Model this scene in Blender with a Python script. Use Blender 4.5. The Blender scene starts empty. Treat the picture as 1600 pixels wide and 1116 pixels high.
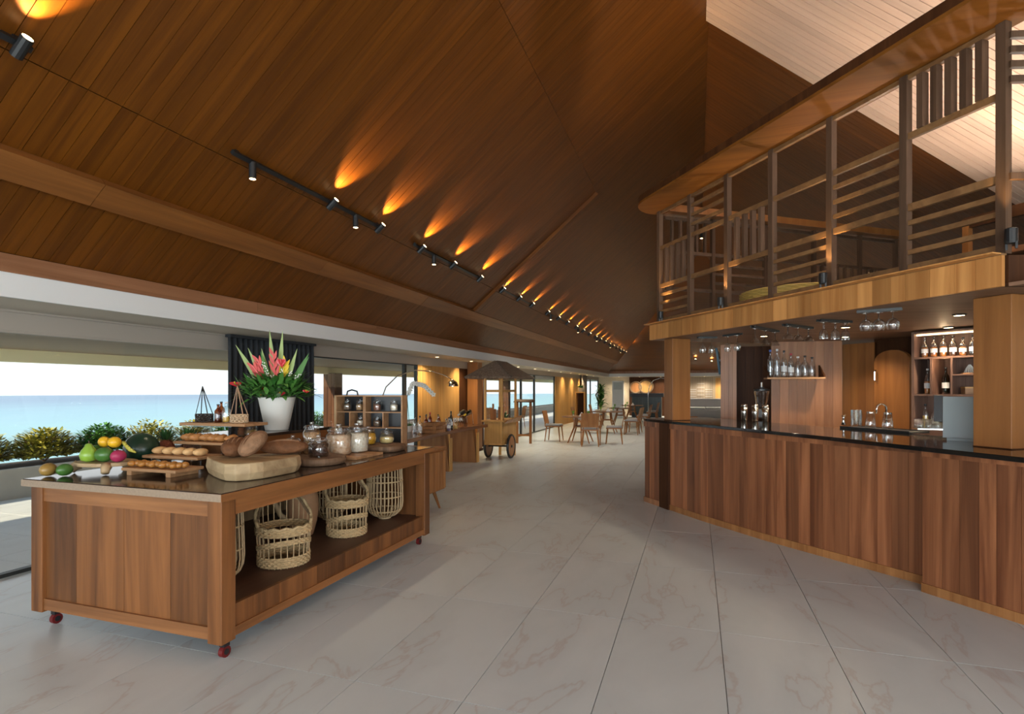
import bpy, math, random
from mathutils import Vector, Matrix
R = random.Random(7)
PI = math.pi
scene = bpy.context.scene
COL = scene.collection

# ------------------------------------------------------------------ camera
FPX, CAMH, CXP, CYP = 866.0, 1.5, 800.0, 607.0
TH = math.radians(18.4); SN, CS = math.sin(TH), math.cos(TH)
cam_d = bpy.data.cameras.new('camera'); cam = bpy.data.objects.new('camera', cam_d); COL.objects.link(cam)
cam.location = (0, 0, CAMH); cam.rotation_euler = (PI / 2, 0, TH)
cam_d.sensor_width = 36; cam_d.lens = 36 * FPX / 1600; cam_d.shift_y = (CYP - 558) / 1600
cam_d.clip_end = 6000; cam_d.clip_start = 0.05
scene.camera = cam
vs = scene.view_settings
vs.view_transform = 'Standard'; vs.look = 'None'; vs.gamma = 1; vs.exposure = 0.1; vs.use_curve_mapping = False

# ------------------------------------------------------------------ sky
wd = bpy.data.worlds.new('World'); scene.world = wd; wd.use_nodes = True
wn = wd.node_tree.nodes; wl = wd.node_tree.links; wn.clear()
wo = wn.new('ShaderNodeOutputWorld'); wb = wn.new('ShaderNodeBackground')
wt = wn.new('ShaderNodeTexCoord'); wsx = wn.new('ShaderNodeSeparateXYZ'); wr = wn.new('ShaderNodeValToRGB')
wr.color_ramp.elements[0].position = 0.0; wr.color_ramp.elements[0].color = (0.80, 0.88, 0.93, 1)
wr.color_ramp.elements[1].position = 0.9; wr.color_ramp.elements[1].color = (0.42, 0.62, 0.88, 1)
e_ = wr.color_ramp.elements.new(0.07); e_.color = (0.97, 0.98, 0.98, 1)
wl.new(wt.outputs['Generated'], wsx.inputs[0]); wl.new(wsx.outputs['Z'], wr.inputs[0])
wl.new(wr.outputs[0], wb.inputs[0]); wb.inputs[1].default_value = 1.45; wl.new(wb.outputs[0], wo.inputs[0])

def sun_light(name, energy, color, direction, angle):
    l = bpy.data.lights.new(name, 'SUN'); l.energy = energy; l.color = color; l.angle = angle
    o = bpy.data.objects.new(name, l); COL.objects.link(o)
    o.rotation_euler = Vector(direction).to_track_quat('-Z', 'Y').to_euler(); return o
def area_light(name, loc, direction, sx, sy, energy, color):
    l = bpy.data.lights.new(name, 'AREA'); l.shape = 'RECTANGLE'; l.size = sx; l.size_y = sy
    l.energy = energy; l.color = color
    o = bpy.data.objects.new(name, l); COL.objects.link(o); o.location = loc
    o.rotation_euler = Vector(direction).to_track_quat('-Z', 'Z').to_euler(); return o
sun_light('low_sun', 9.0, (1.0, 0.84, 0.58), (0.25, 0.9, -0.45), 0.02)
# unseen area fills, added to boost daylight at the hall's end and right openings
area_light('fill_light_end', (0.15, -6.6, 1.5), (0, 1, -0.12), 10.0, 2.2, 780, (0.82, 0.92, 1.0))
area_light('fill_light_side', (5.3, -1.6, 1.5), (-1, 0, 0.0), 7.5, 2.0, 560, (0.82, 0.92, 1.0))

def fwd_right(d, a):
    return Vector((d * (-SN + a * CS), d * (CS + a * SN), 0))
def at(px, py, z=0.0):
    """floor/shelf point seen at a pixel, for a surface of known height z"""
    d = FPX * (CAMH - z) / (py - CYP); v = fwd_right(d, (px - CXP) / FPX); v.z = z; return v
def pd(px, d, z=0.0):
    v = fwd_right(d, (px - CXP) / FPX); v.z = z; return v
def onX(px, X, z=0.0):
    a = (px - CXP) / FPX; d = X / (-SN + a * CS); return pd(px, d, z)

# ------------------------------------------------------------------ materials
MATS = {}
def newmat(name):
    m = bpy.data.materials.new(name); m.use_nodes = True; n = m.node_tree.nodes; n.clear()
    o = n.new('ShaderNodeOutputMaterial'); MATS[name] = m
    return m, n, m.node_tree.links, o
def bsdf(n, l, o, col=None, rough=.5, metal=0.0, spec=.5):
    b = n.new('ShaderNodeBsdfPrincipled')
    if col is not None: b.inputs['Base Color'].default_value = (*col, 1)
    b.inputs['Roughness'].default_value = rough; b.inputs['Metallic'].default_value = metal
    b.inputs['Specular IOR Level'].default_value = spec
    l.new(b.outputs[0], o.inputs[0]); return b
def plain(name, col, rough=.5, metal=0.0, spec=.5, vary=0.0, scale=8.0, bump=0.0):
    m, n, l, o = newmat(name); b = bsdf(n, l, o, col, rough, metal, spec)
    if vary or bump:
        tc = n.new('ShaderNodeTexCoord'); nz = n.new('ShaderNodeTexNoise'); nz.inputs['Scale'].default_value = scale
        nz.inputs['Detail'].default_value = 4; l.new(tc.outputs['Object'], nz.inputs['Vector'])
        if vary:
            mx = n.new('ShaderNodeMix'); mx.data_type = 'RGBA'
            mx.inputs[6].default_value = (*[c * (1 - vary) for c in col], 1)
            mx.inputs[7].default_value = (*[min(1, c * (1 + vary)) for c in col], 1)
            l.new(nz.outputs[0], mx.inputs[0]); l.new(mx.outputs[2], b.inputs['Base Color'])
        if bump:
            bp = n.new('ShaderNodeBump'); bp.inputs['Strength'].default_value = bump; bp.inputs['Distance'].default_value = .02
            l.new(nz.outputs[0], bp.inputs['Height']); l.new(bp.outputs[0], b.inputs['Normal'])
    return m
def wood(name, dark, light, axis='z', scale=14.0, rough=.4, tone=.35, spec=.4, stretch=.05):
    m, n, l, o = newmat(name); b = bsdf(n, l, o, light, rough, 0, spec)
    tc = n.new('ShaderNodeTexCoord'); mp = n.new('ShaderNodeMapping'); oi = n.new('ShaderNodeObjectInfo')
    ge = n.new('ShaderNodeNewGeometry')
    sc = [scale] * 3; sc['xyz'.index(axis)] = scale * stretch; mp.inputs['Scale'].default_value = sc
    l.new(tc.outputs['Object'], mp.inputs[0])
    rnd = n.new('ShaderNodeMath'); rnd.operation = 'ADD'
    l.new(oi.outputs['Random'], rnd.inputs[0]); l.new(ge.outputs['Random Per Island'], rnd.inputs[1])
    fr = n.new('ShaderNodeMath'); fr.operation = 'FRACT'; l.new(rnd.outputs[0], fr.inputs[0])
    off = n.new('ShaderNodeMath'); off.operation = 'MULTIPLY'; off.inputs[1].default_value = 37.0; l.new(fr.outputs[0], off.inputs[0])
    cb = n.new('ShaderNodeCombineXYZ'); [l.new(off.outputs[0], cb.inputs[i]) for i in range(3)]
    l.new(cb.outputs[0], mp.inputs['Location'])
    nz = n.new('ShaderNodeTexNoise'); nz.inputs['Scale'].default_value = 1.0; nz.inputs['Detail'].default_value = 5
    nz.inputs['Distortion'].default_value = .7; nz.inputs['Roughness'].default_value = .62; l.new(mp.outputs[0], nz.inputs['Vector'])
    rp = n.new('ShaderNodeValToRGB'); rp.color_ramp.elements[0].position = .33; rp.color_ramp.elements[0].color = (*dark, 1)
    rp.color_ramp.elements[1].position = .68; rp.color_ramp.elements[1].color = (*light, 1); l.new(nz.outputs[0], rp.inputs[0])
    tn = n.new('ShaderNodeMapRange'); tn.inputs[3].default_value = 1 - tone; tn.inputs[4].default_value = 1 + tone * .6
    l.new(fr.outputs[0], tn.inputs[0])
    mul = n.new('ShaderNodeMix'); mul.data_type = 'RGBA'; mul.blend_type = 'MULTIPLY'; mul.inputs[0].default_value = 1
    cc = n.new('ShaderNodeCombineColor'); [l.new(tn.outputs[0], cc.inputs[i]) for i in range(3)]
    l.new(rp.outputs[0], mul.inputs[6]); l.new(cc.outputs[0], mul.inputs[7]); l.new(mul.outputs[2], b.inputs['Base Color'])
    bp = n.new('ShaderNodeBump'); bp.inputs['Strength'].default_value = .12; bp.inputs['Distance'].default_value = .01
    l.new(nz.outputs[0], bp.inputs['Height']); l.new(bp.outputs[0], b.inputs['Normal'])
    return m
def glass(name, tint=(1, 1, 1), refl=.10, rough=.02, edge=.6):
    m, n, l, o = newmat(name)
    t = n.new('ShaderNodeBsdfTransparent'); t.inputs[0].default_value = (*tint, 1)
    g = n.new('ShaderNodeBsdfGlossy'); g.inputs['Roughness'].default_value = rough
    lw = n.new('ShaderNodeLayerWeight'); lw.inputs[0].default_value = .35
    mr = n.new('ShaderNodeMapRange'); mr.inputs[3].default_value = refl; mr.inputs[4].default_value = edge
    l.new(lw.outputs['Facing'], mr.inputs[0])
    mx = n.new('ShaderNodeMixShader'); l.new(mr.outputs[0], mx.inputs[0]); l.new(t.outputs[0], mx.inputs[1]); l.new(g.outputs[0], mx.inputs[2])
    l.new(mx.outputs[0], o.inputs[0]); return m
def emit(name, col, strength):
    m, n, l, o = newmat(name); e = n.new('ShaderNodeEmission'); e.inputs[0].default_value = (*col, 1); e.inputs[1].default_value = strength
    l.new(e.outputs[0], o.inputs[0]); return m
def marble(name):
    m, n, l, o = newmat(name); b = bsdf(n, l, o, (.6, .6, .6), .28, 0, .4)
    tc = n.new('ShaderNodeTexCoord'); oi = n.new('ShaderNodeObjectInfo'); ge = n.new('ShaderNodeNewGeometry')
    ad = n.new('ShaderNodeMath'); ad.operation = 'ADD'; l.new(oi.outputs['Random'], ad.inputs[0]); l.new(ge.outputs['Random Per Island'], ad.inputs[1])
    ml = n.new('ShaderNodeMath'); ml.operation = 'MULTIPLY'; ml.inputs[1].default_value = 53; l.new(ad.outputs[0], ml.inputs[0])
    cb = n.new('ShaderNodeCombineXYZ'); l.new(ml.outputs[0], cb.inputs[2]); l.new(ml.outputs[0], cb.inputs[0])
    va = n.new('ShaderNodeVectorMath'); l.new(tc.outputs['Object'], va.inputs[0]); l.new(cb.outputs[0], va.inputs[1])
    mp = n.new('ShaderNodeMapping'); mp.inputs['Rotation'].default_value = (0, 0, .35); mp.inputs['Scale'].default_value = (1.5, .62, 1)
    l.new(va.outputs[0], mp.inputs[0])
    nz = n.new('ShaderNodeTexNoise'); nz.inputs['Scale'].default_value = .9; nz.inputs['Detail'].default_value = 6; nz.inputs['Roughness'].default_value = .55
    nz.inputs['Distortion'].default_value = .5
    l.new(mp.outputs[0], nz.inputs['Vector'])
    s1 = n.new('ShaderNodeMath'); s1.operation = 'SUBTRACT'; s1.inputs[1].default_value = .5; l.new(nz.outputs[0], s1.inputs[0])
    ab = n.new('ShaderNodeMath'); ab.operation = 'ABSOLUTE'; l.new(s1.outputs[0], ab.inputs[0])
    rp = n.new('ShaderNodeValToRGB'); rp.color_ramp.elements[0].position = 0; rp.color_ramp.elements[0].color = (.50, .50, .50, 1)
    rp.color_ramp.elements[1].position = .010; rp.color_ramp.elements[1].color = (.55, .605, .625, 1)
    e = rp.color_ramp.elements.new(.12); e.color = (.595, .65, .67, 1)
    l.new(ab.outputs[0], rp.inputs[0]); l.new(rp.outputs[0], b.inputs['Base Color'])
    return m
def leafmat(name, c1, c2, rough=.45):
    m, n, l, o = newmat(name); b = bsdf(n, l, o, c1, rough, 0, .35)
    ge = n.new('ShaderNodeNewGeometry'); mx = n.new('ShaderNodeMix'); mx.data_type = 'RGBA'
    mx.inputs[6].default_value = (*c1, 1); mx.inputs[7].default_value = (*c2, 1)
    l.new(ge.outputs['Random Per Island'], mx.inputs[0]); l.new(mx.outputs[2], b.inputs['Base Color'])
    return m
def speckle(name, cols, scale=60, rough=.6):
    m, n, l, o = newmat(name); b = bsdf(n, l, o, cols[0], rough, 0, .3)
    tc = n.new('ShaderNodeTexCoord'); v = n.new('ShaderNodeTexVoronoi'); v.inputs['Scale'].default_value = scale
    l.new(tc.outputs['Object'], v.inputs['Vector'])
    rp = n.new('ShaderNodeValToRGB'); rp.color_ramp.interpolation = 'LINEAR'
    rp.color_ramp.elements[0].color = (*cols[0], 1); rp.color_ramp.elements[1].color = (*cols[-1], 1)
    if len(cols) > 2:
        e = rp.color_ramp.elements.new(.5); e.color = (*cols[1], 1)
    sp = n.new('ShaderNodeSeparateColor'); l.new(v.outputs['Color'], sp.inputs[0]); l.new(sp.outputs[0], rp.inputs[0])
    l.new(rp.outputs[0], b.inputs['Base Color'])
    bp = n.new('ShaderNodeBump'); bp.inputs['Strength'].default_value = .5; bp.inputs['Distance'].default_value = .01
    l.new(v.outputs['Distance'], bp.inputs['Height']); l.new(bp.outputs[0], b.inputs['Normal'])
    return m
def sea_mat():
    m, n, l, o = newmat('sea_water'); b = bsdf(n, l, o, (.1, .25, .35), .35, 0, .25)
    tc = n.new('ShaderNodeTexCoord'); sx = n.new('ShaderNodeSeparateXYZ'); l.new(tc.outputs['Object'], sx.inputs[0])
    nz = n.new('ShaderNodeTexNoise'); nz.inputs['Scale'].default_value = .02; nz.inputs['Detail'].default_value = 5
    mp = n.new('ShaderNodeMapping'); mp.inputs['Scale'].default_value = (2.2, .25, 1); l.new(tc.outputs['Object'], mp.inputs[0]); l.new(mp.outputs[0], nz.inputs['Vector'])
    mr = n.new('ShaderNodeMapRange'); mr.inputs[1].default_value = -330; mr.inputs[2].default_value = -1900; l.new(sx.outputs[0], mr.inputs[0])
    ad = n.new('ShaderNodeMath'); ad.operation = 'MULTIPLY_ADD'; ad.inputs[1].default_value = .35; l.new(nz.outputs[0], ad.inputs[0]); l.new(mr.outputs[0], ad.inputs[2])
    rp = n.new('ShaderNodeValToRGB'); rp.color_ramp.elements[0].position = .15; rp.color_ramp.elements[0].color = (.19, .40, .42, 1)
    rp.color_ramp.elements[1].position = .95; rp.color_ramp.elements[1].color = (.09, .19, .31, 1)
    e = rp.color_ramp.elements.new(.45); e.color = (.15, .33, .42, 1)
    l.new(ad.outputs[0], rp.inputs[0]); l.new(rp.outputs[0], b.inputs['Base Color'])
    return m

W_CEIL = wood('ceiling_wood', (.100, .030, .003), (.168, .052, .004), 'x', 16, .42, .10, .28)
W_GLARE = wood('glare_ceiling_wood', (.72, .49, .355), (.80, .565, .42), 'x', 16, .5, .10, .4)  # ceiling boards with the glare of bright windows put into their colour
W_BEAM = wood('beam_wood', (.17, .060, .014), (.28, .105, .025), 'y', 10, .4, .1)
W_FASC = wood('fascia_wood', (.23, .10, .045), (.36, .17, .085), 'y', 10, .4, .1)
W_ISL = wood('island_wood_z', (.095, .034, .010), (.25, .096, .028), 'z', 9, .42, .4)
W_ISLX = wood('island_wood_x', (.16, .062, .022), (.33, .14, .048), 'x', 9, .42, .2)
W_ISLY = wood('island_wood_y', (.17, .065, .02), (.36, .145, .045), 'y', 9, .42, .2)
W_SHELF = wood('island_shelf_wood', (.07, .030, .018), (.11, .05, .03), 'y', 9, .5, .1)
W_BAR = wood('bar_wood', (.135, .043, .016), (.36, .138, .056), 'z', 8, .38, .42)
W_MEZ = wood('mezzanine_fascia_wood', (.40, .165, .045), (.62, .30, .095), 'z', 9, .42, .28)
W_POST = wood('screen_wood', (.065, .035, .02), (.13, .074, .044), 'z', 12, .5, .25)
W_RAIL = wood('screen_rail_wood', (.15, .072, .028), (.25, .13, .052), 'x', 12, .5, .2)
W_CANO = wood('canopy_wood', (.15, .052, .008), (.22, .082, .013), 'x', 8, .65, .05, .15)
W_DARK = wood('dark_wood', (.04, .013, .004), (.08, .029, .009), 'z', 10, .6, .2, .2)
W_MID = wood('teak_panel_wood', (.27, .115, .05), (.42, .195, .09), 'z', 10, .42, .22)
W_COLM = wood('column_wood', (.23, .088, .024), (.34, .138, .04), 'z', 8, .35, .1)
W_GOLD = wood('golden_wood', (.48, .25, .07), (.66, .38, .13), 'z', 8, .42, .2)
W_CHAIR = wood('chair_wood', (.25, .10, .03), (.42, .19, .065), 'z', 12, .4, .15)
W_BOARD = wood('board_wood', (.30, .155, .07), (.48, .27, .13), 'x', 14, .5, .15)
W_LOG = wood('log_wood', (.32, .21, .11), (.55, .40, .22), 'x', 8, .55, .15, stretch=.3)
W_BARK = wood('bark_wood', (.10, .055, .028), (.24, .14, .08), 'z', 14, .7, .1)
W_RAW = wood('raw_wood', (.40, .26, .13), (.60, .43, .24), 'z', 10, .6, .1)
TILE = marble('marble_tile')
GROUT = plain('grout', (.12, .115, .11), .8)
WHITE = plain('white_paint', (.78, .79, .78), .6)
BEIGE = plain('beige_paint', (.55, .49, .40), .7)
TAUPE = plain('taupe_paint', (.42, .36, .30), .7)
YELLOWP = plain('cream_paint', (.95, .84, .50), .7)
BROWNP = plain('brown_soffit_paint', (.32, .23, .155), .7)
BLACK = plain('black_metal', (.012, .013, .014), .4, 0, .5)
DFRAME = plain('dark_frame', (.03, .032, .03), .45)
GRANITE = plain('black_granite', (.012, .011, .010), .06, 0, .6, .4, 60)
STONE = plain('grey_counter_stone', (.045, .028, .02), .12, 0, .25, .35, 90)
STONE_E = plain('stone_edge', (.30, .22, .15), .4, 0, .4, .25, 70)
STEEL = plain('brushed_steel', (.62, .62, .60), .18, 1.0)
CHROME = plain('chrome', (.75, .75, .74), .08, 1.0)
RED = plain('red_rubber', (.13, .006, .006), .45)
CURT = plain('charcoal_curtain', (.035, .037, .040), .85, 0, .2)
GREYC = plain('grey_curtain', (.25, .20, .17), .85, 0, .2)
CREAM = plain('cream_ceramic', (.80, .77, .70), .35)
GLASS = glass('clear_glass', (.95, .97, .97), .12, .03, .9)
PANE = glass('window_glass', (.98, .99, .99), .02, .01, .15)
AMBER = glass('amber_glass', (.55, .20, .03), .08, .03, .5)
GREENG = glass('green_glass', (.05, .13, .05), .10, .03, .5)
CLOTH = plain('grey_cushion', (.33, .33, .34), .9, 0, .2)
WICKER = plain('wicker', (.50, .36, .19), .65, 0, .3, .35, 45, .5)
WICKER_D = plain('dark_wicker', (.17, .11, .06), .7, 0, .3, .35, 45, .5)
BAMBOO = plain('bamboo', (.47, .34, .19), .55, 0, .3, .25, 25)
CLAY = plain('clay', (.38, .21, .11), .75, 0, .2, .2, 20)
CRUST = plain('bread_crust', (.15, .065, .028), .7, 0, .2, .6, 22, 1.0)
FLOUR = plain('floured_crust', (.27, .15, .082), .8, 0, .2, .6, 22, 1.0)
ROLL = plain('bread_roll', (.64, .40, .18), .55, 0, .3, .3, 25)
CROIS = plain('croissant', (.42, .19, .06), .45, 0, .4, .45, 40, .3)
PASTRY = plain('pastry_glaze', (.40, .17, .035), .35, 0, .5, .45, 35, .3)
CERAM = plain('white_label', (.75, .75, .74), .5)
LEAF_G = leafmat('green_leaf', (.03, .12, .02), (.10, .26, .05))
LEAF_D = leafmat('dark_leaf', (.015, .05, .015), (.04, .12, .03))
LEAF_Y = leafmat('yellow_green_leaf', (.10, .13, .02), (.55, .46, .06))
LEAF_W = leafmat('white_flower', (.75, .74, .66), (.88, .87, .82))
LEAF_S = leafmat('striped_leaf', (.10, .22, .05), (.45, .52, .20))
PETAL = plain('red_spathe', (.58, .03, .04), .25, 0, .5)
PINK = plain('pink_bract', (.72, .13, .12), .4, 0, .4, .35, 12)
YELB = plain('yellow_bract', (.85, .62, .06), .4)
THATCH = wood('thatch', (.10, .07, .05), (.24, .18, .13), 'z', 30, .9, .15)
GREENF = plain('green_fruit', (.06, .16, .03), .35, 0, .5, .35, 9)
LIMEF = plain('pale_green_fruit', (.25, .42, .05), .3, 0, .5, .2, 9)
YELF = plain('yellow_fruit', (.80, .45, .02), .35, 0, .5, .12, 9)
MANGO = plain('mango_skin', (.33, .20, .05), .35, 0, .5, .5, 5)
MELON = plain('watermelon_skin', (.012, .04, .022), .28, 0, .5, .5, 9)
DRAGON = plain('dragonfruit_skin', (.38, .03, .09), .45, 0, .4, .3, 20)
SEA = sea_mat()
BULB = emit('lamp_glow', (1.0, .72, .36), 14)
SCREENM = plain('monitor_grey', (.30, .36, .37), .5)
TVM = plain('tv_screen', (.07, .13, .17), .25)
TERR = plain('terrace_tile', (.60, .63, .64), .4, 0, .3, .12, 3)
GARD = plain('planter_concrete', (.36, .35, .32), .8, 0, .2, .15, 4)
SOIL = plain('soil', (.03, .02, .012), .9)

# ------------------------------------------------------------------ mesh collector
class MB:
    def __init__(s): s.v = []; s.f = []
    def add(s, vs, fs):
        o = len(s.v); s.v += [Vector(p) for p in vs]; s.f += [[i + o for i in f] for f in fs]; return s
    def box(s, x0, x1, y0, y1, z0, z1):
        return s.add([(x0, y0, z0), (x1, y0, z0), (x1, y1, z0), (x0, y1, z0), (x0, y0, z1), (x1, y0, z1), (x1, y1, z1), (x0, y1, z1)],
                     [(0, 3, 2, 1), (4, 5, 6, 7), (0, 1, 5, 4), (1, 2, 6, 5), (2, 3, 7, 6), (3, 0, 4, 7)])
    def hexa(s, p):
        return s.add(p, [(0, 3, 2, 1), (4, 5, 6, 7), (0, 1, 5, 4), (1, 2, 6, 5), (2, 3, 7, 6), (3, 0, 4, 7)])
    def bar(s, p0, p1, w, h, up=(0, 0, 1)):
        p0 = Vector(p0); p1 = Vector(p1); d = (p1 - p0).normalized(); up = Vector(up)
        sd = d.cross(up)
        if sd.length < 1e-4: sd = d.cross(Vector((1, 0, 0)))
        sd.normalize(); u2 = sd.cross(d).normalized()
        a = sd * w / 2; b = u2 * h / 2
        return s.hexa([p0 - a - b, p0 + a - b, p1 + a - b, p1 - a - b, p0 - a + b, p0 + a + b, p1 + a + b, p1 - a + b])
    def prism(s, poly, z0, z1):
        n = len(poly); vs = [(x, y, z0) for x, y in poly] + [(x, y, z1) for x, y in poly]
        fs = [list(range(n))[::-1], list(range(n, 2 * n))] + [(i, (i + 1) % n, n + (i + 1) % n, n + i) for i in range(n)]
        return s.add(vs, fs)
    def lathe(s, prof, c=(0, 0, 0), n=16, sx=1.0, sy=1.0, cap=True):
        c = Vector(c); vs = []; fs = []
        for r, z in prof:
            for k in range(n):
                t = 2 * PI * k / n; vs.append((c.x + r * sx * math.cos(t), c.y + r * sy * math.sin(t), c.z + z))
        for i in range(len(prof) - 1):
            for k in range(n):
                fs.append((i * n + k, i * n + (k + 1) % n, (i + 1) * n + (k + 1) % n, (i + 1) * n + k))
        if cap:
            if prof[0][0] > 1e-5: fs.append(list(range(n))[::-1])
            if prof[-1][0] > 1e-5: fs.append([(len(prof) - 1) * n + k for k in range(n)])
        return s.add(vs, fs)
    def tube(s, path, r, n=6, closed=False):
        path = [Vector(p) for p in path]; m = len(path); vs = []; fs = []
        rr = r if isinstance(r, (list, tuple)) else [r] * m
        prev = None
        for i, p in enumerate(path):
            a = path[(i - 1) % m] if (closed or i > 0) else p
            b = path[(i + 1) % m] if (closed or i < m - 1) else p
            d = (b - a).normalized()
            if prev is None:
                q = d.cross(Vector((0, 0, 1)))
                if q.length < .05: q = d.cross(Vector((1, 0, 0)))
            else:
                q = prev - d * prev.dot(d)
                if q.length < 1e-4: q = d.cross(Vector((0, 1, 0)))
            q.normalize(); prev = q; q2 = d.cross(q)
            for k in range(n):
                t = 2 * PI * k / n; vs.append(p + (q * math.cos(t) + q2 * math.sin(t)) * rr[i])
        last = m if closed else m - 1
        for i in range(last):
            j = (i + 1) % m
            for k in range(n):
                fs.append((i * n + k, i * n + (k + 1) % n, j * n + (k + 1) % n, j * n + k))
        if not closed:
            fs.append(list(range(n))[::-1]); fs.append([(m - 1) * n + k for k in range(n)])
        return s.add(vs, fs)
    def ball(s, c, rx, ry=None, rz=None, n=14, m=9, rot=None, lump=0, seed=0):
        ry = ry or rx; rz = rz or rx; c = Vector(c); rg = random.Random(seed); vs = []; fs = []
        ph = [rg.uniform(0, 6.28) for _ in range(4)]
        for i in range(m + 1):
            f = PI * i / m
            for k in range(n):
                t = 2 * PI * k / n
                q = 1 + lump * (math.sin(2 * t + ph[0]) * math.sin(f * 2 + ph[1]) + .5 * math.sin(3 * t + ph[2]) * math.sin(f))
                p = Vector((rx * math.sin(f) * math.cos(t) * q, ry * math.sin(f) * math.sin(t) * q, -rz * math.cos(f)))
                if rot is not None: p = rot @ p
                vs.append(c + p)
        for i in range(m):
            for k in range(n):
                fs.append((i * n + k, i * n + (k + 1) % n, (i + 1) * n + (k + 1) % n, (i + 1) * n + k))
        return s.add(vs, fs)
    def leaf(s, base, direc, L, w, droop=.3, side=None):
        base = Vector(base); d = Vector(direc).normalized()
        sd = Vector(side) if side is not None else d.cross(Vector((0, 0, 1)))
        if sd.length < .05: sd = Vector((1, 0, 0))
        sd.normalize(); dn = Vector((0, 0, -1)) * droop * L
        pts = []; prof = [(.0, .12), (.35, 1.0), (.7, .72), (1.0, .03)]
        for t, ww in prof:
            c = base + d * L * t + dn * t * t
            pts += [c - sd * w * ww / 2, c + sd * w * ww / 2]
        return s.add(pts, [(0, 1, 3, 2), (2, 3, 5, 4), (4, 5, 7, 6)])
    def build(s, name, mat, parent=None, org=None, smooth=False, bevel=0.0):
        me = bpy.data.meshes.new(name); o = bpy.data.objects.new(name, me)
        if parent is not None:
            sh = WORLD_OF.get(parent.name, Vector((0, 0, 0))) if org is None else Vector(org)
        else:
            sh = Vector(org) if org is not None else Vector((0, 0, 0))
        me.from_pydata([tuple(v - sh) for v in s.v], [], s.f); me.materials.append(mat); me.update()
        if smooth:
            me.polygons.foreach_set('use_smooth', [True] * len(me.polygons))
        if parent is not None:
            o.parent = parent; WORLD_OF[o.name] = sh
        else:
            o.location = sh; WORLD_OF[o.name] = sh
        COL.objects.link(o)
        if bevel:
            b = o.modifiers.new('bevel', 'BEVEL'); b.width = bevel; b.segments = 2; b.limit_method = 'ANGLE'
        return o
WORLD_OF = {}
def tag(o, label, cat=None, group=None):
    o['label'] = label
    if cat: o['category'] = cat
    if group: o['group'] = group
    return o
def struct(o, label=None):
    o['kind'] = 'structure'
    if label: o['label'] = label
    return o
def stuff(o): o['kind'] = 'stuff'; return o
def thing(name, label, cat, loc, rz=0.0, group=None, world=True):
    """Empty at the base of a thing; with world=True its parts are given in world coordinates"""
    o = bpy.data.objects.new(name, None); COL.objects.link(o); o.location = loc; o.rotation_euler = (0, 0, rz); o.empty_display_size = .1
    tag(o, label, cat, group); WORLD_OF[o.name] = Vector(loc) if world else Vector((0, 0, 0)); return o
def copy_tree(o, parent=None):
    c = o.copy(); COL.objects.link(c); c.parent = parent; WORLD_OF[c.name] = WORLD_OF.get(o.name, Vector((0, 0, 0)))
    for ch in [x for x in o.children]: copy_tree(ch, c)
    return c
def spot(name, loc, direction, energy, color, size, blend, radius, parent=None):
    l = bpy.data.lights.new(name, 'SPOT'); l.energy = energy; l.color = color; l.spot_size = size; l.spot_blend = blend; l.shadow_soft_size = radius
    o = bpy.data.objects.new(name, l); COL.objects.link(o); o.location = loc
    o.rotation_euler = Vector(direction).to_track_quat('-Z', 'Y').to_euler(); return o
def point(name, loc, energy, color, radius):
    l = bpy.data.lights.new(name, 'POINT'); l.energy = energy; l.color = color; l.shadow_soft_size = radius
    o = bpy.data.objects.new(name, l); COL.objects.link(o); o.location = loc; return o
WARM = (1.0, .62, .26)
#PART2
# ================================================================== STRUCTURE
EX, EZ, SL = -4.46, 2.414, math.radians(40)
TS = math.tan(SL); RX = 0.15; RZ = EZ + TS * (RX - EX)
def lslope(X): return EZ + TS * (X - EX)
def lx(X): return (X - EX) / math.cos(SL)
# ---- floor with marble tiles
floor = struct(MB().box(-5.25, 5.6, -7.0, 31.0, -.12, -.012).build('floor', GROUT))
tm = MB().box(-.298, .298, -.598, .598, -.012, 0); tile0 = None; rest = MB()
for i in range(-9, 9):
    for j in range(-7, 25):
        x = .14 + .6 * i + .3; y = 2.44 + 1.2 * j + .6
        if x < -5.2 or x > 5.3: continue
        if -.8 < y < 20.2 and x < 3.9 and not (x > 2.2 and y < 3):
            if tile0 is None:
                tile0 = tm.build('tile', TILE, floor, org=(0, 0, 0)); t = tile0
            else:
                t = tile0.copy(); COL.objects.link(t)
            t.location = (x, y, 0)
        else:
            rest.box(x - .298, x + .298, y - .598, y + .598, -.012, 0)
stuff(rest.build('tile_field', TILE, floor))
# ---- left roof slope
def slope_box(x0, x1, y0, y1, z0, z1, mb=None): return (mb or MB()).box(x0, x1, y0, y1, z0, z1)
LROT = (0, -SL, 0); RROT = (0, SL, 0)
ceil_l = struct(slope_box(-.1, lx(RX) + .1, -7.0, 30.5, .016, .10).build('ceiling', W_DARK, org=(0, 0, 0)))
ceil_l.location = (EX, 0, EZ); ceil_l.rotation_euler = LROT
PW = .104
tiers = [(lx(-4.45), lx(-3.98)), (lx(-3.86), lx(-3.435)), (lx(-3.43), lx(-1.602)), (lx(-1.598), lx(RX))]
far_y = 9.3
nfar = MB()
for ti, (a, b) in enumerate(tiers):
    proto = None; k = 0; y = far_y - PW * 86
    while y < far_y - .01:
        if ti == 3 and y < 4.3:
            y += PW; continue
        if proto is None:
            proto = MB().box(a, b, .002, PW - .002, 0, .016).build('plank', W_CEIL, ceil_l, org=(0, 0, 0)); o = proto
        else:
            o = proto.copy(); COL.objects.link(o)
        o.location = (0, y, R.uniform(-.0012, .0012)); y += PW
    y = far_y
    while y < 30:
        dz = -.055 if ti in (1, 2) else 0.0
        nfar.box(a, b, y + .002, y + PW - .002, dz, .016); y += PW
    y = far_y - PW * 86
    while y > -6.9:
        y -= PW; nfar.box(a, b, y + .002, y + PW - .002, 0, .016)
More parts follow.
